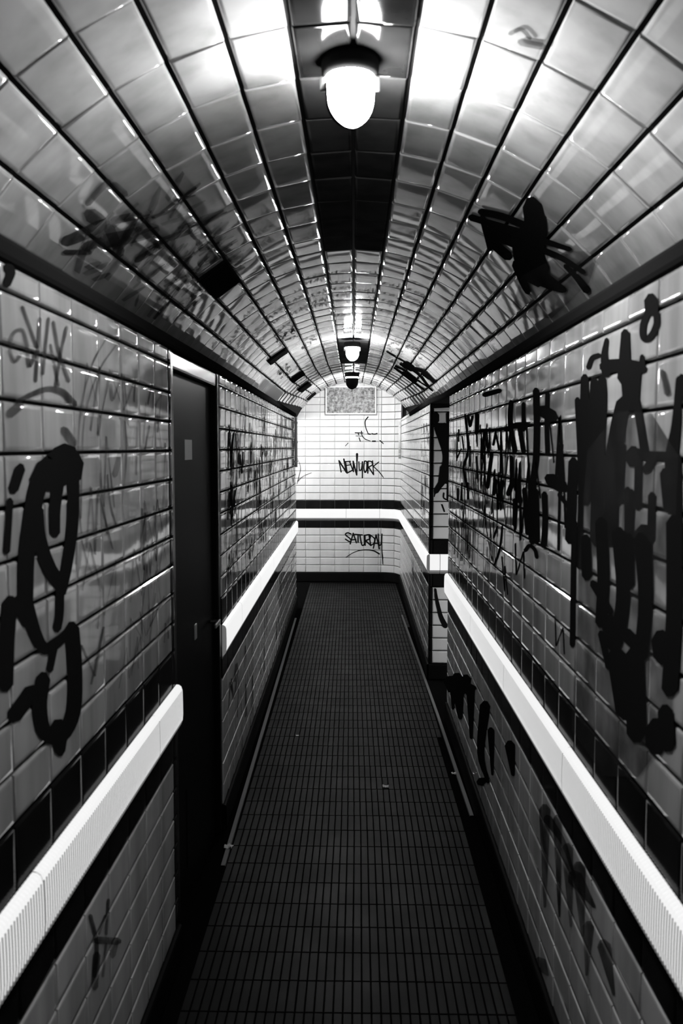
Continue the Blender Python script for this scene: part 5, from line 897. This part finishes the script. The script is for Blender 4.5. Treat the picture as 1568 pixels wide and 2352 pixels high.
  [0.673,2.972,0.67,2.951,0.685,2.981,0.676,2.92,0.714,2.94,0.705,2.885,0.742,2.897,0.734,2.849,0.769,2.853,0.761,2.811,0.772,2.829,0.77,2.815],
  [0.68,3.067,0.677,3.041,0.693,3.08,0.685,3.007,0.714,3.054,0.705,2.986,0.734,3.028,0.725,2.963,0.753,3.002,0.745,2.941,0.772,2.979,0.766,2.92,0.792,2.96,0.786,2.904,0.812,2.943,0.807,2.889,0.832,2.926,0.827,2.876,0.852,2.907,0.847,2.86,0.857,2.885,0.856,2.869],
  [0.79,2.987,0.79,2.969,0.798,3.004,0.797,2.952,0.811,3.004,0.809,2.948,0.824,3.003,0.822,2.944,0.837,3.002,0.835,2.939,0.849,3.003,0.848,2.936,0.862,3.005,0.862,2.934,0.876,3.009,0.875,2.934,0.89,3.012,0.889,2.933,0.904,3.015,0.902,2.932,0.915,2.988,0.915,2.959],
  [0.717,3.37,0.711,3.289,0.753,3.422,0.734,3.196,0.771,3.394,0.753,3.189,0.79,3.364,0.772,3.18,0.807,3.335,0.79,3.17,0.823,3.307,0.806,3.161,0.835,3.28,0.819,3.154,0.845,3.256,0.83,3.148,0.854,3.233,0.841,3.141,0.863,3.21,0.852,3.134,0.869,3.169,0.865,3.143],
  [0.541,3.33,0.543,3.285,0.556,3.383,0.56,3.253,0.58,3.394,0.583,3.263,0.603,3.403,0.605,3.271,0.626,3.41,0.627,3.278,0.643,3.37,0.644,3.323],
  [0.653,3.353,0.658,3.317,0.661,3.415,0.676,3.31,0.681,3.452,0.695,3.348,0.702,3.489,0.715,3.386,0.722,3.523,0.734,3.422,0.739,3.549,0.749,3.449,0.751,3.565,0.76,3.468,0.76,3.574,0.767,3.479,0.767,3.579,0.773,3.489,0.775,3.585,0.781,3.5,0.787,3.568,0.789,3.538],
  [0.462,3.088,0.467,3.072,0.464,3.126,0.479,3.08,0.49,3.221,0.505,3.171,0.518,3.319,0.533,3.264,0.547,3.42,0.562,3.361,0.56,3.426,0.565,3.405],
 ]),
 ('dark_smear', 'V', 'g', 'dark sprayed smear of strokes', [
  [-0.67,2.289,-0.67,2.303,-0.678,2.277,-0.677,2.318,-0.688,2.279,-0.687,2.32,-0.697,2.28,-0.697,2.322,-0.707,2.281,-0.707,2.323,-0.717,2.283,-0.716,2.324,-0.726,2.285,-0.725,2.326,-0.735,2.287,-0.734,2.328,-0.744,2.289,-0.744,2.331,-0.753,2.291,-0.753,2.332,-0.761,2.305,-0.761,2.32],
  [-0.781,2.339,-0.768,2.333,-0.791,2.387,-0.752,2.369,-0.789,2.416,-0.751,2.394,-0.787,2.445,-0.749,2.426,-0.785,2.452,-0.749,2.471,-0.775,2.43,-0.768,2.524,-0.779,2.428,-0.79,2.519,-0.795,2.415,-0.81,2.498,-0.814,2.395,-0.829,2.473,-0.829,2.379,-0.844,2.453,-0.839,2.368,-0.855,2.438,-0.847,2.359,-0.863,2.424,-0.854,2.349,-0.87,2.412,-0.862,2.339,-0.877,2.4,-0.877,2.343,-0.883,2.363],
  [-0.749,2.519,-0.744,2.501,-0.744,2.55,-0.732,2.499,-0.725,2.583,-0.712,2.53,-0.705,2.615,-0.693,2.56,-0.684,2.647,-0.672,2.59,-0.671,2.642,-0.667,2.622],
  [-0.823,2.565,-0.814,2.534,-0.818,2.627,-0.791,2.535,-0.802,2.661,-0.775,2.565,-0.786,2.696,-0.759,2.596,-0.769,2.73,-0.744,2.626,-0.752,2.762,-0.728,2.653,-0.735,2.791,-0.713,2.676,-0.719,2.816,-0.698,2.696,-0.702,2.839,-0.682,2.716,-0.686,2.861,-0.666,2.736,-0.66,2.844,-0.653,2.799],
  [-0.708,2.911,-0.705,2.891,-0.703,2.941,-0.695,2.884,-0.666,2.987,-0.658,2.927,-0.628,3.03,-0.62,2.967,-0.588,3.069,-0.582,3.004,-0.577,3.056,-0.575,3.033],
  [-0.792,2.912,-0.789,2.891,-0.785,2.938,-0.779,2.879,-0.755,2.962,-0.75,2.901,-0.725,2.982,-0.72,2.92,-0.694,3,-0.69,2.937,-0.684,2.984,-0.682,2.962],
  [-0.764,2.501,-0.755,2.511,-0.779,2.524,-0.751,2.554,-0.79,2.586,-0.761,2.618,-0.801,2.652,-0.772,2.686,-0.813,2.72,-0.783,2.757,-0.81,2.771,-0.799,2.785],
  [-0.673,2.32,-0.667,2.318,-0.678,2.341,-0.661,2.334,-0.677,2.371,-0.659,2.364,-0.676,2.403,-0.658,2.396,-0.674,2.435,-0.656,2.427,-0.667,2.453,-0.661,2.451],
  [-0.861,2.494,-0.856,2.474,-0.857,2.53,-0.842,2.471,-0.843,2.552,-0.829,2.492,-0.83,2.575,-0.815,2.513,-0.816,2.597,-0.802,2.534,-0.801,2.592,-0.796,2.57],
  [-0.899,2.404,-0.895,2.396,-0.899,2.424,-0.887,2.402,-0.887,2.469,-0.875,2.445,-0.874,2.515,-0.862,2.49,-0.861,2.562,-0.848,2.536,-0.852,2.568,-0.848,2.558],
 ]),
 ('dark_smear', 'V', 'g', 'small smudge near the lamp', [
  [0.335,1.874,0.332,1.87,0.34,1.872,0.333,1.86,0.344,1.863,0.337,1.851,0.348,1.853,0.341,1.842,0.352,1.846,0.346,1.832,0.354,1.844,0.353,1.827,0.358,1.845,0.36,1.829,0.363,1.85,0.367,1.834,0.369,1.856,0.373,1.841,0.375,1.863,0.379,1.847,0.38,1.861,0.381,1.856],
  [0.357,1.892,0.356,1.881,0.365,1.899,0.362,1.869,0.38,1.894,0.377,1.864,0.395,1.888,0.392,1.858,0.41,1.881,0.406,1.852,0.415,1.869,0.414,1.859],
 ]),
 ('graffiti_tag', 'V', 'k', 'black crossed scribble far down the vault', [
  [0.304,7.933,0.305,7.893,0.309,7.984,0.312,7.868,0.331,8.027,0.334,7.914,0.354,8.066,0.356,7.957,0.376,8.1,0.378,7.995,0.4,8.129,0.401,8.027,0.426,8.149,0.426,8.052,0.452,8.161,0.452,8.069,0.479,8.166,0.479,8.08,0.505,8.165,0.505,8.084,0.509,8.138,0.509,8.11],
  [0.487,8.3,0.489,8.126,0.511,8.503,0.516,7.999,0.537,8.531,0.541,8.024,0.564,8.553,0.566,8.042,0.591,8.569,0.591,8.056,0.617,8.403,0.616,8.223],
  [0.462,8.47,0.463,8.396,0.472,8.553,0.474,8.342,0.493,8.578,0.495,8.365,0.515,8.599,0.516,8.385,0.537,8.616,0.538,8.401,0.548,8.551,0.548,8.476],
  [0.58,8.422,0.573,8.317,0.6,8.453,0.582,8.16,0.622,8.343,0.603,8.07,0.641,8.228,0.623,7.966,0.66,8.137,0.647,7.869,0.682,8.081,0.676,7.808,0.711,8.065,0.709,7.796,0.747,8.074,0.747,7.81,0.786,8.085,0.785,7.825,0.824,8.076,0.822,7.822,0.837,7.987,0.836,7.898],
  [0.594,8.364,0.594,8.282,0.606,8.447,0.606,8.213,0.625,8.448,0.624,8.225,0.644,8.44,0.643,8.229,0.663,8.438,0.663,8.239,0.686,8.454,0.688,8.268,0.718,8.5,0.721,8.325,0.757,8.561,0.759,8.394,0.796,8.61,0.797,8.453,0.827,8.633,0.827,8.486,0.847,8.629,0.846,8.494,0.86,8.612,0.857,8.491,0.87,8.591,0.867,8.483,0.88,8.571,0.878,8.475,0.884,8.534,0.884,8.5],
  [0.429,9.039,0.43,8.975,0.436,9.116,0.439,8.933,0.465,9.165,0.467,8.984,0.493,9.205,0.494,9.028,0.522,9.239,0.522,9.066,0.552,9.267,0.552,9.098,0.584,9.292,0.584,9.127,0.618,9.31,0.616,9.149,0.652,9.316,0.649,9.159,0.686,9.306,0.683,9.154,0.721,9.277,0.717,9.13,0.755,9.233,0.751,9.089,0.789,9.175,0.785,9.035,0.823,9.107,0.818,8.97,0.828,9.049,0.826,9.001],
  [0.432,8.862,0.432,8.799,0.44,8.922,0.44,8.741,0.468,8.915,0.467,8.741,0.496,8.896,0.494,8.73,0.523,8.878,0.522,8.718,0.551,8.871,0.551,8.717,0.581,8.881,0.581,8.734,0.612,8.902,0.612,8.76,0.644,8.917,0.644,8.78,0.678,8.91,0.676,8.78,0.712,8.876,0.71,8.754,0.746,8.824,0.744,8.71,0.781,8.757,0.778,8.652,0.814,8.683,0.811,8.586,0.818,8.641,0.816,8.607],
  [0.678,8.157,0.678,8.11,0.685,8.199,0.684,8.065,0.713,8.187,0.712,8.054,0.741,8.168,0.739,8.036,0.769,8.142,0.766,8.012,0.775,8.092,0.774,8.047],
  [0.527,9.152,0.527,9.019,0.547,9.28,0.544,8.9,0.598,9.276,0.593,8.897,0.648,9.248,0.641,8.871,0.697,9.197,0.689,8.824,0.711,9.052,0.708,8.921],
 ]),
 ('dark_wash', 'RN', 'f', 'wide translucent dark wash over the wall', [  # one translucent film darkening a broad stretch of wall
  [2.033,0.083,1.813,0.07,2.309,-0.007,1.654,-0.016,2.326,-0.078,1.656,-0.067,2.343,-0.149,1.658,-0.116,2.361,-0.226,1.66,-0.168,2.375,-0.316,1.66,-0.228,2.387,-0.423,1.658,-0.299,2.395,-0.541,1.655,-0.378,2.403,-0.665,1.651,-0.46,2.411,-0.788,1.647,-0.542,2.095,-0.799,1.836,-0.701],
 ]),
 ('dark_wash', 'V', 'f', 'translucent dark film beside the moulding', [  # translucent film darkening the foot of the vault
  [0.851,3.89,0.772,3.854,0.919,3.521,0.716,3.441,0.908,3.287,0.733,3.226,0.897,3.083,0.749,3.036,0.888,2.903,0.762,2.867,0.848,2.734,0.807,2.723],
 ]),
]

# ------------------------------------------------------------------ door in the left wall
RX = XL - .032                                # face of the door leaf
door = empty('door_1', (XL, (D_DOOR0 + D_DOOR1) / 2, 0))
tag(door, 'black door set back in the left wall with a small white sticker', 'door', 'structure')
dl = Vector(door.location)
def dpart(mb, name, m, parent=door, smooth=False):
    mb.v = [tuple(Vector(p) - dl) for p in mb.v]
    o = mb.obj(name, m, parent, smooth)
    return o
leaf = dpart(MB().box((RX - .045, D_DOOR0 + .055, .008), (RX, D_DOOR1 - .055, E + .275), .004), 'leaf', M['door'])
dpart(MB().box((XL - .09, D_DOOR0 + .055, E + .278), (XL - .008, D_DOOR1 - .055, E + .338), .009), 'header', M['frame'])
for a, b in ((D_DOOR0 + .002, D_DOOR0 + .055), (D_DOOR1 - .055, D_DOOR1 - .002)):
    dpart(MB().box((XL - .09, a, 0), (XL - .004, b, E + .338), .009), 'jamb', M['frame'])
dpart(MB().box((RX - .02, 3.43, E - .05), (RX + .0012, 3.575, E + .03)), 'sticker', M['paper'], leaf)
dpart(MB().box((RX - .01, 3.575, E - .80), (RX + .004, 3.625, E - .735), .003), 'lock_plate', M['metal'], leaf)
mb = MB().lathe([(.0, 0), (.008, 0), (.008, .045), (.0, .045)], 12, (RX, 3.98, E - .80), 'x')
mb.box((RX + .034, 3.86, E - .81), (RX + .046, 3.99, E - .79), .004)
dpart(mb, 'door_handle', M['metal'], leaf)
dpart(MB().box((RX - .01, 3.36, .18), (RX + .003, 3.375, .5), .001), 'edge_guard', M['blackmetal'], leaf)

# ------------------------------------------------------------------ backlit ribbed handrails
RP = [(0, -.843), (.008, -.845), (.016, -.851), (.020, -.862), (.021, -.905), (.021, -.950), (.019, -.968), (.013, -.984), (0, -.998)]
RIB = .0135


def rail_segment(fn, s0, s1, parent, ribbed):
    """fn(s) -> (x, y), (nx, ny).  One moulded panel with ribs round its profile."""
    v, f, mi = [], [], []
    step = RIB / 4 if ribbed else .05
    n = max(2, int(round((s1 - s0) / step)))
    if ribbed: n -= n % 4
    q = len(RP)
    for j in range(n + 1):
        s = s0 + (s1 - s0) * j / n
        (x, y), nn = fn(s)
        amp = (.0, .0026, .0036, .0026)[j % 4] if ribbed else 0
        for i, (p, z) in enumerate(RP):
            g = .6 if i in (0, q - 1) else 1
            zz = z + (amp * .8 if i < 3 else -amp * .8 if i > q - 4 else 0) * g
            v.append((x + nn[0] * (p + amp * g), y + nn[1] * (p + amp * g), E + zz))
    for j in range(n):
        for i in range(q - 1):
            a = j * q + i
            f.append((a, a + 1, a + q + 1, a + q))
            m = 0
            if ribbed and j % 4 in (0,): m = 1  # rib grooves take the dimmer glow as painted shade
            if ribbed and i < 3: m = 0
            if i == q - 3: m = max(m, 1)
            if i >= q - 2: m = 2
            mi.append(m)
    for j in (0, n):                                   # closed ends
        f.append(tuple(j * q + i for i in range(q)))
        mi.append(1)
    me = mesh('panel', v, f, [M['rail'], M['rail_shade'], M['rail_deep_shade']], mi, False)
    import bmesh
    bm = bmesh.new(); bm.from_mesh(me); bmesh.ops.recalc_face_normals(bm, faces=bm.faces); bm.to_mesh(me); bm.free()
    return link('panel', me, parent)


def rail(label, fn, cuts, ribbed_to):
    r = tag(empty('handrail'), label, 'handrail', None, 'backlit ribbed handrails')
    for a, b in zip(cuts[:-1], cuts[1:]):
        rail_segment(fn, a + .002, b - .002, r, a < ribbed_to)
    return r


def line(p, d, nn): return lambda s: ((p[0] + d[0] * s, p[1] + d[1] * s), nn)


def corner_fn(s):
    # s: 0 at the opening on the far right wall, then round the corner, then left along the end wall
    L1 = D_END - RC - D_OPEN1
    L2 = RC * math.pi / 2
    if s < L1: return (XRF, D_OPEN1 + s), (-1, 0)
    if s < L1 + L2:
        a = math.pi / 2 * (1 - (s - L1) / L2)
        return (XRF - RC + RC * math.sin(a), D_END - RC + RC * math.cos(a)), (-math.sin(a), -math.cos(a))
    return (XRF - RC - (s - L1 - L2), D_END), (0, -1)


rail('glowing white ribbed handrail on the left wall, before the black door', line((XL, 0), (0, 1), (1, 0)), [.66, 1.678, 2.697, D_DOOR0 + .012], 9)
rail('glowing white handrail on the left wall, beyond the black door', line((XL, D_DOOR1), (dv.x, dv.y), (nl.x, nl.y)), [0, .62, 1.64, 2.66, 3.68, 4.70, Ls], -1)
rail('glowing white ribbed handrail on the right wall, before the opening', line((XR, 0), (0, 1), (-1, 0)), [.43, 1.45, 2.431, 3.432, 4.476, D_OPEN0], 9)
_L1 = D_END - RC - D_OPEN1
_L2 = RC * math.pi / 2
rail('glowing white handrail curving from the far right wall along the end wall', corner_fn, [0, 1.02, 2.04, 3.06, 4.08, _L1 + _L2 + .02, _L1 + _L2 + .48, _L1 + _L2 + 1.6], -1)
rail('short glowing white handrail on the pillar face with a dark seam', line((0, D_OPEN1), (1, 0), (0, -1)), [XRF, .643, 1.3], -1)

# ------------------------------------------------------------------ ceiling lamps
def lamp(x, y, zc, label, hood=118, rot=(0, 0, 0), size=1.0, glass='globe'):
    r = tag(empty('ceiling_lamp', (x, y, zc)), label, 'lamp', None, 'glass jar lamps')
    r.rotation_euler = rot
    r.scale = (size, size, size)
    R_ = .058
    b = MB().lathe([(0, .0), (.066, .0), (.068, -.012), (.066, -.034), (.060, -.042), (0, -.042)], 32)
    bs = b.obj('base', M['blackmetal'], r, True)
    prof = [(R_ * .98, -.042)]
    for i in range(1, 5): prof.append((R_ * (1 - .01 * i), -.042 - .012 * i))
    for i in range(1, 9):
        a = math.pi / 2 * i / 8
        prof.append((max(.001, R_ * .96 * math.cos(a)), -.09 - .064 * math.sin(a)))
    gl = MB().lathe(prof, 28).obj('globe', M[glass], r, True)
    sp = [(q + .0012, z - (.0012 if q < .02 else 0)) for q, z in prof if z < -.05]   # opaque half hood on the back of the glass
    v, f = [], []
    for q, z in sp:
        for i in range(15):
            a = math.radians(hood - 86 + 172 * i / 14)
            v.append((q * math.cos(a), q * math.sin(a), z))
    for j in range(len(sp) - 1):
        for i in range(14):
            f.append((j * 15 + i, j * 15 + i + 1, j * 15 + 16 + i, j * 15 + 15 + i))
    link('hood', mesh('hood', v, f, M['blackmetal']), gl)
    for s in (-1, 1):
        MB().box((s * .056, -.008, -.072), (s * .070, .008, -.040), .003).obj('clip', M['metal'], bs)
    return r


lamp(-.021, 2.12, E + .903, 'lit glass jar lamp on the black crown strip, nearest the camera')
lamp(-.054, 7.40, E + .872, 'small lit glass jar lamp far down the vault')
lamp(-.079, 10.6, E + .893, 'black hooded jar lamp on the far crown of the vault, turned away from the camera', 270, (0, 0, 0), 1.3, 'globe_far')
lamp(1.99, 6.2, E - 1.0, 'lit glass jar lamp on the far wall inside the opening on the right', 270, (0, math.pi / 2, 0))
r = tag(empty('tube_light', (-1.75, 11.05, E + .36)), 'fluorescent tube light on the ceiling of the passage turning left', 'lamp')
MB().box((-.62, -.03, -.05), (.62, .03, 0), .004).obj('batten', M['white'], r)
MB().lathe([(.001, -.6), (.018, -.6), (.018, .6), (.001, .6)], 12, (0, 0, -.075), 'x').obj('tube', M['tube'], r, True)
for s in (-1, 1):
    MB().box((s * .60, -.02, -.10), (s * .62, .02, -.045), .003).obj('tube_holder', M['white'], r)

# ------------------------------------------------------------------ panel on the end wall
sx0, sx1, sz0, sz1, sy = -.431, .222, .462, .805, D_END - .05
sg = tag(empty('wall_panel', ((sx0 + sx1) / 2, sy, E + sz0)), 'mottled grey rectangular panel in a white frame high on the end wall', 'panel')
m_, nt, b = mat('mottled_grey_mesh')
N, L = nt.nodes, nt.links
tc = N.new('ShaderNodeTexCoord')
n1 = N.new('ShaderNodeTexNoise'); n1.inputs['Scale'].default_value = 22; n1.inputs['Detail'].default_value = 6; n1.inputs['Roughness'].default_value = .7
L.new(tc.outputs['Object'], n1.inputs['Vector'])
rp = N.new('ShaderNodeValToRGB')
rp.color_ramp.elements[0].position = .36; rp.color_ramp.elements[0].color = (.03, .03, .03, 1)
rp.color_ramp.elements[1].position = .68; rp.color_ramp.elements[1].color = (.5, .5, .5, 1)
L.new(n1.outputs['Fac'], rp.inputs[0]); L.new(rp.outputs[0], b.inputs['Base Color'])
b.inputs['Roughness'].default_value = .6
hw, hh = (sx1 - sx0) / 2, sz1 - sz0
MB().box((-hw, -.004, 0), (hw, .012, hh)).obj('face', m_, sg)
for nm, a, c in (('frame_rail', (-hw - .018, -.014, -.018), (hw + .018, .03, 0)), ('frame_rail', (-hw - .018, -.014, hh), (hw + .018, .03, hh + .018)),
                 ('frame_stile', (-hw - .018, -.014, 0), (-hw, .03, hh)), ('frame_stile', (hw, -.014, 0), (hw + .018, .03, hh))):
    MB().box(a, c, .003).obj(nm, M['white'], sg)

# ------------------------------------------------------------------ plates fixed to the vault
def vault_plate(name, a0, a1, d0, d1, h, m, label, cat, group=None, lip=False):
    """raised plate that follows the vault between angles a0..a1 (deg) and depths d0..d1"""
    r = tag(empty(name, vpt(math.radians((a0 + a1) / 2), (d0 + d1) / 2)), label, cat, None, group)
    o0 = Vector(r.location)
    def blk(a0, a1, d0, d1, h0, h1, nm):
        v, f = [], []
        na = 5
        for i in range(na):
            a = math.radians(a0 + (a1 - a0) * i / (na - 1))
            for d in (d0, d1):
                for hh in (h0, h1): v.append(vpt(a, d, hh) - o0)
        for i in range(na - 1):
            b = i * 4
            f += [(b, b + 1, b + 5, b + 4), (b + 2, b + 6, b + 7, b + 3), (b + 1, b + 3, b + 7, b + 5), (b, b + 4, b + 6, b + 2)]
        f += [(0, 2, 3, 1), (na * 4 - 4, na * 4 - 3, na * 4 - 1, na * 4 - 2)]
        return link(nm, mesh(nm, v, f, m), par)
    par = r
    par = blk(a0, a1, d0, d1, .001, h, 'plate')
    if lip:
        blk(a0 + .8, a1 - .8, d0 + .02, d1 - .02, h, h + .006, 'cover')
    return r


for k, (a0, a1, d0, d1, lab) in enumerate([
    (-38.9, -31.2, 3.62, 4.06, 'black plate on the left of the vault, largest and nearest the camera'),
    (-41.2, -30.8, 6.76, 7.03, 'black plate on the left of the vault, second from the camera'),
    (-39.6, -30.3, 8.86, 9.25, 'black plate on the left of the vault, third from the camera'),
    (-42.0, -32.4, 10.05, 10.5, 'black plate on the left of the vault, fourth from the camera'),
    (-45.5, -35.6, 11.45, 11.7, 'slim black plate on the left of the vault, beside the end wall')]):
    vault_plate('vent_plate', a0, a1, d0, d1, .012, M['blackmetal'], lab, 'plate', 'black plates along the vault', True)
vault_plate('cover_box', -54.5, -47.7, 7.62, 9.1, .03, M['grey'], 'plain grey cover box low on the left of the vault', 'box', None, True)

# ------------------------------------------------------------------ conduits at the far end
def conduit(x, y, z0, z1, nx, ny, label):
    r = tag(empty('conduit', (x, y, z0)), label, 'pipe')
    pp = MB().lathe([(.001, 0), (.016, 0), (.016, z1 - z0), (.001, z1 - z0)], 14, (nx * .018, ny * .018, 0)).obj('pipe', M['grey'], r, True)
    for z in (.06, (z1 - z0) / 2, z1 - z0 - .06):
        MB().lathe([(.016, -.01), (.021, -.01), (.021, .01), (.016, .01)], 14, (nx * .018, ny * .018, z)).obj('bracket', M['grey'], pp)
conduit(XRF, 11.62, E - .15, E + .335, -1, 0, 'grey vertical conduit at the rounded corner of the end wall')
conduit(xl_far(9.75), 9.75, E - .22, E + .33, 1, 0, 'grey vertical conduit at the far end of the left wall')

# ------------------------------------------------------------------ litter
for x, y, s, lab in [(-.60, 3.93, .020, 'small crumpled paper scrap on the floor in front of the black door'),
                     (-.39, 5.51, .010, 'tiny paper scrap on the left of the floor'),
                     (.15, 4.67, .016, 'small pale scrap on the right of the floor'),
                     (.545, 4.87, .014, 'shiny foil scrap by the right skirting')]:
    v, f = [], []
    for i in range(5):
        for j in range(5):
            v.append(((i - 2) * s * .5 + random.gauss(0, s * .1), (j - 2) * s * .5 + random.gauss(0, s * .1), .002 + abs(random.gauss(0, s * .28))))
    for i in range(4):
        for j in range(4): f.append((i * 5 + j, i * 5 + 5 + j, i * 5 + 6 + j, i * 5 + 1 + j))
    o = link('paper_scrap', mesh('paper_scrap', v, f, M['metal'] if 'foil' in lab else M['paper']))
    o.location = (x, y, .0)
    tag(o, lab, 'litter', None, 'litter on the floor')

# ------------------------------------------------------------------ graffiti and dark films lying on the tiles
WALLS = {'LN': wl, 'LF': wlf, 'RN': wr, 'RF': wrf, 'PIL': wp, 'END': we, 'V': ceil}
_lift = [0]


def on(surf, a, b, h):
    if surf == 'LN': return (XL + h, a, E + b)
    if surf == 'LF': return (xl_far(a) + h, a, E + b)
    if surf == 'RN': return (XR - h, a, E + b)
    if surf == 'RF': return (XRF - h, a, E + b)
    if surf == 'PIL': return (a, D_OPEN1 - h, E + b)
    if surf == 'END':
        if a <= XRF - RC: return (a, D_END - h, E + b)
        q = min((a - XRF + RC) / RC, 1.5)
        r = RC - h - .009
        return (XRF - RC + r * math.sin(q), D_END - RC + r * math.cos(q), E + b)
    return tuple(vpt(a, b, h + .0042))


def paint_or_dark_film(name, surf, tone, label, strokes):
    v, f = [], []
    for s in strokes:
        _lift[0] = (_lift[0] + 1) % 150
        h = .0012 + _lift[0] * 8e-6
        n = len(s) // 4
        b = len(v)
        for i in range(n):
            v.append(on(surf, s[4 * i], s[4 * i + 1], h))
            v.append(on(surf, s[4 * i + 2], s[4 * i + 3], h))
        for i in range(n - 1):
            f.append((b + 2 * i, b + 2 * i + 1, b + 2 * i + 3, b + 2 * i + 2))
    o = link(name, mesh(name, v, f, M['paint_' + tone]), WALLS[surf])
    if label: o['label'] = label
    return o


for n_, s_, t_, l_, st_ in GRAFFITI_AND_DARK_FILMS:
    paint_or_dark_film(n_, s_, t_, l_, st_)


def scribbles(surf, d0, d1, z0, z1, n, tone, label, seed, tall=.25, wid=.03):
    """crowded felt-tip tags: runs of tall zigzag strokes"""
    rg = random.Random(seed)
    S = []
    for _ in range(n):
        d = rg.uniform(d0, d1); z = rg.uniform(z0, z1)
        h = rg.uniform(.35, 1) * tall
        pts = []
        m = rg.randint(2, 6)
        for i in range(m):
            pts.append((d + i * rg.uniform(.02, .09), min(z1, max(z0, z + (h / 2 if i % 2 else -h / 2) * rg.uniform(.6, 1.1)))))
        w = rg.uniform(.3, 1) * wid
        s = []
        for i, (a, b) in enumerate(pts):
            s += [min(d1, a - w / 2), b + w * .15, min(d1, a + w / 2), b - w * .15]
        S.append(s)
    return paint_or_dark_film('graffiti_scribbles', surf, tone, label, S)


scribbles('LF', 4.2, 9.7, -.65, .15, 60, 'k', 'crowded black felt-tip tags', 3, .22, .03)
scribbles('LF', 4.2, 9.8, -.68, .30, 150, 'f', 'faint smeared scribbles all over the tiles', 4, .3, .045)
scribbles('LF', 4.2, 9.6, -1.65, -1.15, 14, 'g', 'grey tags on the low tiles', 5, .25, .05)
scribbles('LN', 1.95, 2.95, -.65, .2, 34, 'f', 'faint scribbles and painted dimness near the door', 6, .25, .02)  # these faint strokes also paint in the dimness of the wall
scribbles('RF', 7.0, 7.9, -.65, .2, 26, 'g', 'grey scribbles on the wall beside the pillar', 8, .2, .04)
scribbles('RF', 7.0, 9.5, -1.65, -1.15, 14, 'g', 'grey tags on the low tiles beside the pillar', 9, .3, .06)
scribbles('RN', 4.0, 5.8, -.65, .05, 40, 'g', 'grey scribbles crowding the far end of the wall', 10, .22, .03)
scribbles('RN', 2.2, 4.5, -.60, .12, 26, 'k', 'black tags in the middle of the wall', 11, .3, .04)
for k_, (a_, d_, n_) in enumerate([(-28, 6.2, 12), (-20, 7.0, 8), (20, 7.4, 10), (30, 7.0, 12), (38, 8.0, 14), (25, 8.6, 8), (-38, 8.0, 14), (44, 9.2, 8)]):
    rg = random.Random(40 + k_)
    S = []
    for _ in range(n_):
        a = math.radians(a_ + rg.uniform(-4, 4)); d = d_ + rg.uniform(-.35, .35)
        q = [(a + rg.uniform(-.03, .03), d + rg.uniform(-.1, .1)) for _ in range(4)]
        s = []
        for (x, y) in q: s += [x, y - .02, x + .004, y + .02]
        S.append(s)
    paint_or_dark_film('graffiti_scribbles', 'V', 'g', 'small grey scribbles on the vault tiles', S)

rg = random.Random(77)  # translucent strokes: sprayed smear, widened to paint in the vault's shade
S = []
for _ in range(110):
    a = math.radians(rg.uniform(-53, -30)); d = rg.uniform(2.5, 3.9)
    la, ld, wd = rg.uniform(.04, .14), rg.uniform(-.12, .12), rg.uniform(.02, .06)
    S.append([a, d, a, d + wd, a + la / 2, d + ld / 2 - .01, a + la / 2, d + ld / 2 + wd * 1.1, a + la, d + ld, a + la, d + ld + wd * .5])
paint_or_dark_film('dark_smear', 'V', 'f', 'patchy dark smear and painted shade over the left of the vault', S)
